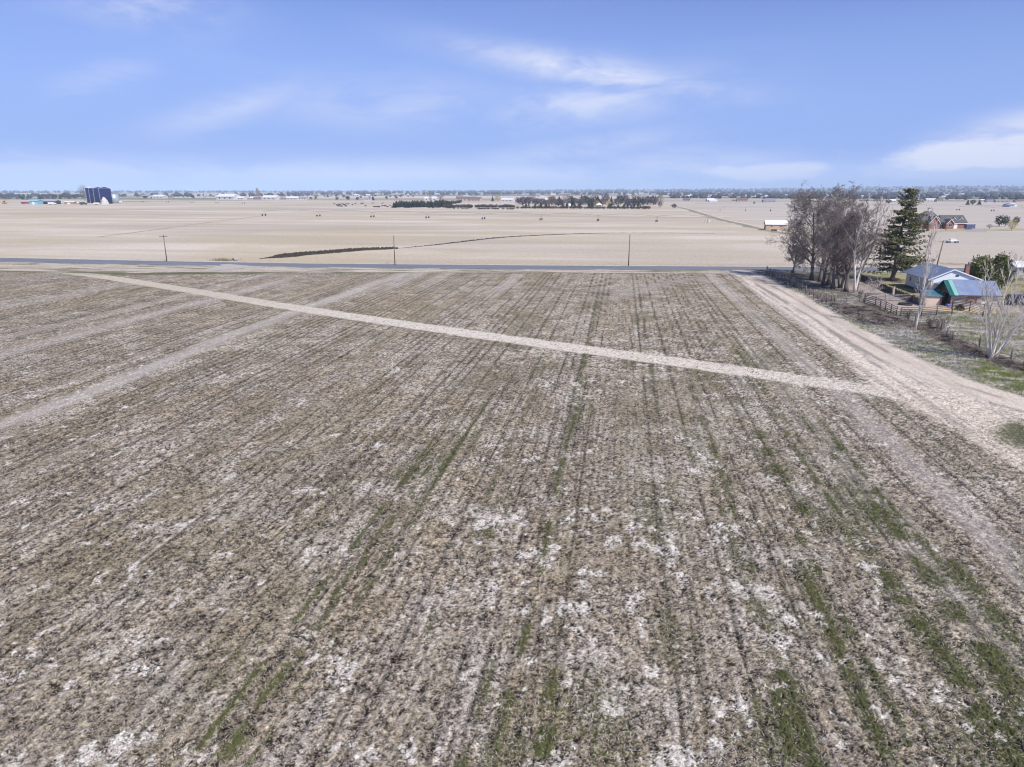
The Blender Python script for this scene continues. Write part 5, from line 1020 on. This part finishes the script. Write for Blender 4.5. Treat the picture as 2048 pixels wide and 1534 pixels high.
def proto(kind, seed):
    rng = random.Random(seed); m = MB()
    if kind == 'bare':
        m.tube([(0, 0, 0), (.01, 0, .35), (0, .01, .6)], [.03, .02, .01], 5)
        for _ in range(16): a = rng.random() * 6.28; z = rng.uniform(.18, .5); L = rng.uniform(.3, .5); e = (math.cos(a) * L * .6, math.sin(a) * L * .6, min(.97, z + L * rng.uniform(.5, 1.1))); m.tube([(0, 0, z), (e[0] * .5, e[1] * .5, z + (e[2] - z) * .6), e], [.014, .009, .003], 3, False)
        for _ in range(620):
            u = Vector((rng.gauss(0, 1), rng.gauss(0, 1), rng.gauss(0, 1))).normalized(); k = rng.uniform(.35, 1.0); p = Vector((u.x * .36 * k, u.y * .36 * k, .60 + u.z * .36 * k)); d = (u + Vector((0, 0, .5)) + Vector((rng.uniform(-.6, .6), rng.uniform(-.6, .6), rng.uniform(-.4, .4)))).normalized() * rng.uniform(.06, .15); s = d.cross(Vector((rng.uniform(-1, 1), rng.uniform(-1, 1), .3))).normalized() * .0055
            m.add([p - s, p + s, p + d], [(0, 1, 2)])
    elif kind == 'poplar':
        m.tube([(0, 0, 0), (0, 0, .95)], [.02, .004], 5)
        for _ in range(650):
            z = rng.uniform(.08, .97); a = rng.random() * 6.28; r_ = .17 * math.sin(math.pi * min(1, z * .8 + .15)) * rng.uniform(.2, 1); p = Vector((math.cos(a) * r_, math.sin(a) * r_, z)); d = Vector((math.cos(a) * .25, math.sin(a) * .25, 1)).normalized() * rng.uniform(.05, .14); s = d.cross(Vector((rng.uniform(-1, 1), rng.uniform(-1, 1), 0))).normalized() * .005
            m.add([p - s, p + s, p + d], [(0, 1, 2)])
    elif kind == 'conifer':
        m.tube([(0, 0, 0), (0, 0, .95)], [.025, .004], 5)
        for _ in range(420):
            z = rng.uniform(.05, .98) ** 1.1; a = rng.random() * 6.28; r_ = .27 * (1.03 - z) * rng.uniform(.55, 1.15) + .01; p = Vector((math.cos(a) * r_ * .4, math.sin(a) * r_ * .4, z)); d = Vector((math.cos(a) * r_ * .8, math.sin(a) * r_ * .8, -.04)); s = Vector((-math.sin(a), math.cos(a), 0)) * rng.uniform(.02, .045)
            m.add([p - s, p + s, p + d + s * .3 + Vector((0, 0, -.03)), p + d - s * .3 - Vector((0, 0, .01))], [(0, 1, 2, 3)])
    elif kind in ('round', 'willow'):
        m.tube([(0, 0, 0), (0, 0, .5)], [.04, .02], 5)
        for _ in range(520):
            u = Vector((rng.gauss(0, 1), rng.gauss(0, 1), rng.gauss(0, 1))).normalized(); k = rng.uniform(.5, 1.05) * (1 + .2 * math.sin(u.x * 6 + seed) * math.cos(u.z * 5)); p = Vector((u.x * .42 * k, u.y * .42 * k, .55 + u.z * .43 * k)); d = (Vector((rng.uniform(-1, 1), rng.uniform(-1, 1), -.8 if kind == 'willow' else rng.uniform(-.5, 1)))).normalized() * rng.uniform(.05, .13); s = d.cross(Vector((rng.uniform(-1, 1), rng.uniform(-1, 1), rng.uniform(-1, 1)))).normalized() * (.012 if kind == 'willow' else .03)
            m.add([p - s, p + s, p + d + s * .4, p + d - s * .4], [(0, 1, 2, 3)])
    return m
FM = {'bare': pmat('far_bare_crown', (.23, .19, .175), (.15, .12, .115), .3, .9), 'poplar': pmat('far_poplar', (.33, .27, .235), (.24, .19, .165), .3, .9), 'conifer': pmat('far_conifer', (.030, .045, .025), (.062, .075, .035), 6, .9), 'willow': pmat('far_willow', (.46, .33, .10), (.34, .25, .10), 4, .9),
      'round': pmat('far_round_green', (.03, .042, .022), (.055, .062, .03), 5, .9), 'shrub': pmat('far_red_shrub', (.085, .055, .050), (.13, .09, .08), 5, .9), 'dusk': pmat('far_purple_tree', (.13, .10, .12), (.09, .07, .085), 4, .9)}
PR = {}
KW = {'bare': 'pale bare tree', 'dusk': 'dark bare tree', 'round': 'round evergreen', 'conifer': 'pointed conifer'}
NAME = {'bare': 'bare_tree', 'poplar': 'poplar_tree', 'conifer': 'conifer_tree', 'willow': 'willow_tree', 'round': 'round_evergreen', 'shrub': 'hedge_shrub', 'dusk': 'dark_bare_tree'}
def far_tree(kind, px, pyb, pyt, label, group=None, wide=1.0, dy=0):
    x, y = G(px, pyb); d = math.hypot(x, y); h = top_z(px, pyt, d)
    if dy: x *= 1 + dy / y; y += dy
    v = rng.randrange(3); key = (kind, v)
    if key not in PR:
        base = {'shrub': 'round', 'dusk': 'round'}.get(kind, kind); o = proto(base, 10 + v * 7 + len(kind)).build(NAME[kind], FM[kind]); PR[key] = o
    else: o = PR[key].copy(); o.name = NAME[kind]; sc.collection.objects.link(o)
    o.location = (x, y, 0); o.rotation_euler = (0, 0, rng.random() * 6.28); o.scale = (h * wide, h * wide, h); return tag(o, label, 'shrub' if kind == 'shrub' else 'tree', group)
# single ones that stand out
for k, px, b, t_, lab, wd in [
    ('bare', 170, 401, 368, 'big pale bare tree rising left of the blue silos', .9), ('poplar', 516, 399, 376.5, 'tallest bare tree standing alone above the houses left of centre', 1.5), ('bare', 632, 399, 385, 'purplish bare tree above the far houses in line with the herd', 1.2),
    ('conifer', 746, 400.5, 390, 'dark conifer standing alone above the right part of the loose herd', 1.2), ('round', 696, 400.5, 392, 'dark rounded tree above the middle of the loose herd', 1.3), ('round', 715, 400.5, 393.5, 'second dark rounded tree, right of the one above the herd', 1.3), ('round', 674, 400.5, 394, 'small dark rounded tree above the left end of the herd', 1.2),
    ('poplar', 861, 402, 381, 'tall pale bare poplar behind the conifer windbreak', 1.3), ('bare', 881, 404, 386, 'wide pale bare tree behind the right end of the conifer windbreak', 1.3), ('willow', 995, 402, 388, 'golden willow with a dark conifer at its left, above the low hedge', 1.2), ('conifer', 985, 402.5, 392, 'dark conifer touching the left side of the golden willow', 1.3), ('conifer', 1018, 402.5, 394, 'dark conifer right of the golden willow', 1.2),
    ('bare', 1065, 408, 385, 'faint tall bare tree above the hedge, between two light poles', 1.0), ('poplar', 1320, 415.5, 386, 'broad pale bare poplar at the right end of the farmstead trees', 1.5), ('shrub', 1348, 416.5, 407, 'reddish round bush standing alone right of the farmstead trees', 1.3),
    ('willow', 1105, 410, 388, 'golden-brown willow above the hedge beside a dark conifer', 1.0), ('willow', 1110, 412, 399, 'low golden willow bush in the hedge', 1.3), ('conifer', 1118, 410, 391, 'tall dark conifer right of the golden-brown willow', 1.2), ('bare', 1132, 411, 388, 'pale bare tree right of the tall dark conifer', 1.2), ('conifer', 1144, 412, 392, 'greenish conifer right of the pale bare tree in the farmstead row', 1.2),
    ('conifer', 1163, 408, 389, 'tallest of the twin conifers in the farmstead row', 1.1), ('conifer', 1171, 408, 391, 'shorter of the twin conifers in the farmstead row', 1.1), ('bare', 1162, 411, 397, 'round purplish bare tree in front of the twin conifers', 1.5), ('dusk', 1188, 409, 391, 'dark purplish tree right of the twin conifers', 1.2),
    ('dusk', 1211, 408, 387, 'tall dark purplish tree beside a light pole in the farmstead row', 1.0), ('willow', 1192, 412, 400, 'orange willow bush left of the white farmstead gazebo', 1.6), ('willow', 1216, 412, 401, 'pale orange willow bush right of the white farmstead gazebo', 1.8), ('bare', 1240, 407, 388, 'wide dark bare tree left of the golden hedge', 1.4), ('dusk', 1250, 408, 390, 'dusky bare tree touching the wide bare one', 1.2), ('poplar', 1266, 408, 385, 'slim bare poplar at the left end of the golden hedge', 1.4),
    ('willow', 1279, 409.5, 394, 'golden tree, left one of the golden hedge', 1.3), ('willow', 1290, 409.5, 395, 'golden tree in the middle of the golden hedge', 1.3), ('willow', 1300, 409.5, 396, 'golden tree at the right end of the golden hedge', 1.2), ('dusk', 1310, 411, 396, 'dark narrow tree between the golden hedge and the broad poplar', .7),
    ('round', 1998, 453, 430, 'large dark round evergreen, bigger of the pair right of the brick farmhouse', 1.0), ('round', 2010, 453, 431, 'smaller dark round evergreen touching the larger one', .7), ('round', 2031, 450, 433, 'dark evergreen partly behind the orange willow shrub', .9), ('willow', 2023, 461, 437, 'orange leafless willow shrub near the right edge', .9),
    ('bare', 1862, 460, 446, 'pale bare ornamental tree in front of the left gable of the brick farmhouse', 1.0), ('poplar', 1891, 462, 447, 'thin young tree in front of the brick farmhouse entrance', .9), ('bare', 1978, 459, 447, 'small purplish bare tree by the rail fence right of the trailer', 1.4),
    ('round', 1777, 407.5, 398, 'dark rounded tree far behind the top of the grove', 1.3), ('conifer', 1935, 409.5, 399, 'left dark conifer of the clump above the brick farmhouse', 1.4), ('round', 1945, 409.5, 399, 'middle dark tree of the clump above the brick farmhouse', 1.3), ('conifer', 1958, 409.5, 399.5, 'right dark conifer of the clump above the brick farmhouse', 1.6), ('shrub', 2008, 413, 408, 'lone dark bush left of the far white barns', 1.2), ('dusk', 1508, 408.5, 403, 'lone small tree on the far field border', .8)]:
    far_tree(k, px, b, t_, lab, None, wd)
# windbreak conifers
for i in range(46):
    px = 787 + i * 2.55 + rng.uniform(-.8, .8); t_ = 400.5 + rng.uniform(-.5, 3) + (3 if i < 2 else 0) + (-3 if 32 < i < 40 else 0) + (2 if i > 43 else 0)
    far_tree('conifer', px, 415.5 - .02 * i, t_, ('first dark conifer at the left end of the windbreak' if i == 0 else 'dark conifer in the ' + ('left', 'middle', 'right')[min(2, i // 16)] + ' third of the dense windbreak row'), 'conifers of the left windbreak', rng.uniform(1.3, 1.9), rng.uniform(-6, 30))
for i in range(16):
    px = 882 + i * 2.6; far_tree('conifer' if i % 3 else 'round', px, 410.5 - i * .30, 400 - i * .12 + rng.uniform(0, 2.5), 'greenish conifer in the row slanting back from the windbreak', 'trees slanting back from the windbreak', 1.4)
for i in range(56):
    px = 888 + i * 2.55 + rng.uniform(-.6, .6)
    if 995 < px < 997 or 946 < px < 951: continue
    far_tree('shrub', px, 415.8 + .004 * i, 408.2 + rng.uniform(-.3, 2.6), 'reddish-black shrub in the ' + ('part of the low hedge left of its first gap' if px < 947 else 'part of the low hedge between its two gaps' if px < 996 else 'right end of the low hedge'), 'shrubs of the low hedge', rng.uniform(1.0, 1.5))
for i in range(46):
    px = 1036 + i * 5.8 + rng.uniform(-1.5, 1.5); far_tree('shrub', px, 417.6 + .02 * i, 412 + rng.uniform(-1, 1.5), 'dark low shrub along the farmstead front, ' + where(px), 'shrubs along the farmstead front', rng.uniform(1.3, 2.0))
for px, t_ in [(1052, 404), (1058, 407), (1070, 406), (1081, 403), (1092, 403), (1098, 405), (1125, 401), (1134, 403), (1140, 405), (1150, 406), (1158, 404), (1178, 402), (1184, 404), (1218, 405), (1222, 405), (1236, 406), (1248, 405), (1255, 404), (1262, 407), (1268, 406), (1276, 406), (1281, 408), (1287, 409), (1292, 409)]:
    far_tree('conifer', px, 416.3, t_ + 1, 'young dark conifer, ' + where(px), 'young farmstead conifers', rng.uniform(1.2, 1.8))
for i in range(26):
    px = 1036 + i * 11.4 + rng.uniform(-4, 4); kd_ = rng.choice(('bare', 'dusk', 'dusk', 'conifer', 'round')); far_tree(kd_, px, 412, rng.uniform(391, 400), KW[kd_] + ' of the farmstead backdrop, ' + where(px), 'trees behind the farmstead', rng.uniform(1.2, 1.9), rng.uniform(0, 90))
# left tree line (2 km off): individuals
for i in range(54):
    px = i * 4.4 + rng.uniform(-2, 2)
    if 172 < px < 222: continue
    kd_ = rng.choice(('bare', 'dusk', 'dusk', 'round', 'conifer')); far_tree(kd_, px, 399.5, rng.uniform(386, 392.5) + (4 if px > 225 else 0), KW[kd_] + ' on the left horizon, ' + where(px), 'trees at the left horizon', rng.uniform(1.2, 1.9), rng.uniform(0, 500))
for i in range(66):
    px = 290 + i * 8.3 + rng.uniform(-4, 4)
    kd_ = rng.choice(('bare', 'dusk', 'dusk', 'round', 'bare', 'conifer')); far_tree(kd_, px, 398.6, rng.uniform(390.5, 395), 'small ' + KW[kd_] + ' on the horizon, ' + where(px), 'trees among the far houses', rng.uniform(1.2, 2.2), rng.uniform(0, 900))
# far houses
def far_house_mesh(n_):
    rr = random.Random(n_); W, D, h = rr.uniform(12, 22), rr.uniform(8, 11), rr.uniform(2.8, 3.6); m = MB(); pent(m, 0, D, 0, W, 0, h, D / 2, h + 2.2, 'x', 0); m.slab([(-.4, -.5, h - .1), (W + .4, -.5, h - .1), (W + .4, D / 2, h + 2.5), (-.4, D / 2, h + 2.5)], .15, 1); m.slab([(-.4, D / 2, h + 2.5), (W + .4, D / 2, h + 2.5), (W + .4, D + .5, h - .1), (-.4, D + .5, h - .1)], .15, 1)
    for k in range(3): m.box(W * (.15 + .3 * k), W * (.15 + .3 * k) + 1.6, -.06, -.004, 1, 2.2, 2)
    return m
HP = []; FWALLS = [pmat('far_wall_white', (.62, .60, .58), None, 1), pmat('far_wall_tan', (.50, .42, .35), None, 1), pmat('far_wall_pink', (.45, .33, .31), None, 1)]; FROOFS = [pmat('far_roof_white', (.78, .78, .80), None, 1, .5), pmat('far_roof_grey', (.28, .28, .31), None, 1), pmat('far_roof_brown', (.20, .15, .13), None, 1)]
for i in range(6): o = far_house_mesh(i).build('house', [FWALLS[i % 3], FROOFS[(i * 2 + i // 3) % 3], GLASS]); HP.append(o)
used = set()
def far_house(px, py, s, label, group, i=None, dy=0):
    i = rng.randrange(6) if i is None else i; o = HP[i]
    lk = ('white', 'tan', 'pinkish')[i % 3] + '-walled ' + ('white', 'grey', 'brown')[(i * 2 + i // 3) % 3] + '-roofed'; label = label.replace('LOOK', lk).replace('WHERE', where(px))
    if i in used: o = o.copy(); sc.collection.objects.link(o)
    used.add(i); x, y = G(px, py)
    if dy: x *= 1 + dy / y; y += dy
    o.location = (x, y, 0); o.scale = (s,) * 3; o.rotation_euler = (0, 0, rng.uniform(-.3, .3)); tag(o, label, 'house', group)
for px, py, s, i in [(433, 399.5, 2.2, 0), (440, 399.5, 1.6, 3), (456, 399.3, 1.5, 3), (468, 399.5, 1.2, 0), (524, 400, 1.7, 0), (532, 400, 1.3, 3), (545, 399.8, 1.2, 1), (560, 400, 1.2, 2), (572, 400, 1.3, 0), (596, 400, 1.2, 3), (500, 399.3, 1.1, 4), (506, 399.6, 1.0, 5), (304, 397, 1.6, 0), (282, 396, 1.6, 3), (330, 396.5, 1.3, 1)]:
    far_house(px, py, s, 'LOOK far house WHERE', 'far houses left of centre', i)
for px, py, s, i in [(848, 401, 1.3, 0), (728, 400.8, 1.0, 3), (912, 402.5, 1.5, 1), (925, 402.3, 1.4, 5), (942, 402.6, 1.3, 1), (1002, 403.2, 1.1, 0), (1030, 403.8, 1.0, 2), (1050, 403.8, 1.1, 3), (1090, 403, 1.1, 0), (1252, 411, .8, 1), (1127, 406, .8, 2), (1158, 410, .8, 1), (1262, 411.5, .7, 0)]:
    far_house(px, py, s, 'small LOOK house WHERE', 'houses around the farmstead', i)
for k in range(26):
    px = rng.uniform(1345, 2045); far_house(px, rng.uniform(402, 405), rng.uniform(.6, 1.0), 'tiny LOOK town-edge house WHERE', 'houses at the near edge of the town')
for k in range(84):
    px = rng.uniform(640, 2080) if k % 3 else rng.uniform(1340, 2060); py = rng.choice((394.5, 392.5, 391, 390)) + rng.uniform(-.5, .5); x, y = G(px, py); far_house(px, py, rng.uniform(.6, 1.2) * (1 + max(0, y - 2500) / 5000), 'far LOOK house speck WHERE', 'houses deep in the distant town', dy=0)
# gazebo of the farmstead and white barns far right
x, y = G(1198, 417); r = empty('gazebo', x, y); m = MB(); m.slab([(-3.5, -3.5, 4), (3.5, -3.5, 4), (.2, -.2, 6.5), (-.2, -.2, 6.5)], .15); m.slab([(3.5, -3.5, 4), (3.5, 3.5, 4), (.2, .2, 6.5), (.2, -.2, 6.5)], .15); m.slab([(3.5, 3.5, 4), (-3.5, 3.5, 4), (-.2, .2, 6.5), (.2, .2, 6.5)], .15); m.slab([(-3.5, 3.5, 4), (-3.5, -3.5, 4), (-.2, -.2, 6.5), (-.2, .2, 6.5)], .15); m.build('roof', WHITE, r)
for a, b in ((-3, -3), (3, -3), (3, 3), (-3, 3)): m = MB(); m.box(a - .2, a + .2, b - .2, b + .2, 0, 3.9); m.build('post', WHITE, r)
tag(r, 'white gazebo in front of the farmstead trees', 'gazebo')
far_shed('barn', 'white barn far right above the dark round evergreens, the right one', 2026, 2034, 413, 406.5, WHITE, WHITE, depth=18, cat='barn'); far_shed('barn', 'light blue-grey barn just left of the far white barn', 2018, 2026, 414, 409, pmat('blue_grey_siding', (.45, .52, .6), None, 1), GREYR, depth=12, cat='barn')
x, y = G(1139, 416.5); r = empty('white_tank', x, y); m = MB(); m.cyl(0, 0, 0, 4.2, 1.5, 14); m.build('tank', WHITE, r, True); m = MB(); m.tube([(0, 0, 4.2), (0, 0, 5.6)], [1.5, .2], 14); m.build('dome', WHITE, r); tag(r, 'slim white tank in the farmstead hedge', 'tank')
# light poles at the farmstead
for px, b, t_, lab in [(1047, 416.5, 397, 'thin pale pole over the gap in the low hedge'), (1098, 416.5, 394, 'thin pale pole left of the golden-brown willow'), (1205, 416, 393, 'thin pale pole beside the tall purplish tree')]:
    x, y = G(px, b); h = top_z(px, t_, math.hypot(x, y)); r = empty('light_pole', x, y); m = MB(); m.tube([(0, 0, 0), (0, 0, h)], [.28, .18], 7); m.build('post', WOOD, r); m = MB(); m.tube([(0, 0, h - .3), (1.6, 0, h)], .08, 5); m.box(1.3, 2.2, -.25, .25, h - .12, h + .08); m.build('lamp_arm', GALV, r); tag(r, lab, 'pole')
# ---- town masses far off: tree belts, one object per belt
def hill_z(th, d):
    px = 1024 + 1418 * math.tan(th + YAW); f = (d - 5200) / 9800
    if f <= 0 or f > 1: return -1.0
    prof = float(np.interp(px, [-400, 300, 900, 1400, 1600, 1750, 1830, 1900, 2060, 2400], [384.5, 383.5, 381, 378.4, 376.9, 375.2, 374.6, 373.2, 374.0, 374.4]))
    crest = max(3, top_z(1024, prof, 13500)); n_ = float(fbm(np.array([px / 60.0]), np.array([f * 4]), 1, 4)[0]); n2_ = float(fbm(np.array([px / 22.0]), np.array([f * 9]), 4, 3)[0])
    sh = math.sin(min(1, f / .8) * math.pi / 2) ** 1.2 if f < .8 else math.cos((f - .8) / .2 * math.pi / 2)
    return crest * sh * (.70 + .5 * n_) + 9 * (n2_ - .5) * sh - 1
def belt(px0, px1, d, h, dens, mat, seed, label, zb=0, curve=1.0):
    rg = random.Random(seed); m = MB(); a0 = ray(px0, 400); a1 = ray(px1, 400); th0, th1 = math.atan2(a0.x, a0.y), math.atan2(a1.x, a1.y); n = int(abs(th1 - th0) * d / (h * .9) * dens)
    for i in range(n):
        th = th0 + (th1 - th0) * rg.random(); dd = d * rg.uniform(.94, 1.06); cx, cy = math.sin(th) * dd, math.cos(th) * dd; zb = max(0, hill_z(th, dd)); hh = h * rg.uniform(.5, 1.15); w_ = hh * rg.uniform(.5, 1.1)
        k = 6; vs = []
        for lv, (rr, zz_) in enumerate(((.7, 0), (1, .4), (.75, .75), (.25, 1))):
            for q in range(k): t = 6.283 * q / k; s = rr * w_ * rg.uniform(.7, 1.25); vs.append((cx + math.cos(t) * s, cy + math.sin(t) * s, zb + hh * zz_ * rg.uniform(.88, 1.1)))
        m.add(vs, [(a * k + q, a * k + (q + 1) % k, (a + 1) * k + (q + 1) % k, (a + 1) * k + q) for a in range(3) for q in range(k)] + [tuple(3 * k + q for q in range(k))])
    return stuff(m.build('distant_treeline', mat), label, 'tree line')
TM = pmat('town_trees', (.035, .035, .042), (.07, .062, .062), .05, .95); TM2 = pmat('town_trees_green', (.028, .034, .026), (.07, .07, .055), .05, .95)
belt(1338, 2100, 1900, 9, 1.3, TM2, 1, 'dark belt of trees at the near edge of the distant town'); belt(1338, 2100, 2500, 10, 1.2, TM, 2, 'second belt of trees in the distant town'); belt(560, 2150, 3300, 11, 1.0, TM, 3, 'third belt of trees across the distant town')
belt(560, 2150, 4600, 13, .9, TM, 4, 'fourth belt of trees across the distant town'); belt(-150, 2150, 6500, 16, .9, TM, 5, 'fifth belt of trees before the far hills'); belt(-150, 620, 2700, 11, 1.1, TM, 6, 'belt of trees behind the left horizon houses'); belt(-150, 2150, 9500, 16, .45, TM, 7, 'belt of trees halfway up the far slope')
belt(900, 2150, 7700, 15, .7, TM, 8, 'belt of trees at the foot of the far slope'); belt(1100, 2150, 11200, 18, .3, TM, 9, 'sparse belt of trees high on the far slope'); belt(1300, 2150, 5500, 12, .9, TM, 10, 'dark belt of town trees before the far slope')
belt(1300, 2150, 4000, 11, 1.0, TM, 11, 'dense belt of town trees nearer than the far slope')
# ---- hills
def hills():
    nx, ny = 260, 40; vs = []
    for j in range(ny):
        d = 5200 + 9800 * j / (ny - 1)
        for i in range(nx):
            v = ray(-500 + 3000 * i / (nx - 1), 400); th = math.atan2(v.x, v.y); vs.append((math.sin(th) * d, math.cos(th) * d, hill_z(th, d)))
    m = MB(); m.add(vs, [(j * nx + i, j * nx + i + 1, (j + 1) * nx + i + 1, (j + 1) * nx + i) for j in range(ny - 1) for i in range(nx - 1)])
    struct(m.build('hills', pmat('hill_ground', (.34, .28, .23), (.15, .13, .12), .004, .95, stretch=(1, .5, 1)), None, True))
hills()

# ---------------------------------------------------------------- haze
def haze():
    m = bpy.data.materials.new('air'); m.use_nodes = True; t = NT(m.node_tree); o = t.node('ShaderNodeOutputMaterial')
    v = t.node('ShaderNodeVolumePrincipled'); v.inputs['Color'].default_value = (.60, .78, 1, 1); v.inputs['Density'].default_value = HAZE_D; v.inputs['Anisotropy'].default_value = -.25
    t.link(v.outputs[0], o.inputs['Volume']); b = MB(); b.box(-17000, 17000, -400, 22000, -1, 175); h = b.build('haze', m); h['kind'] = 'stuff'; h['label'] = 'thin blue air haze over the far plain'; h['category'] = 'haze'
HAZE_D = 0.0001
haze()
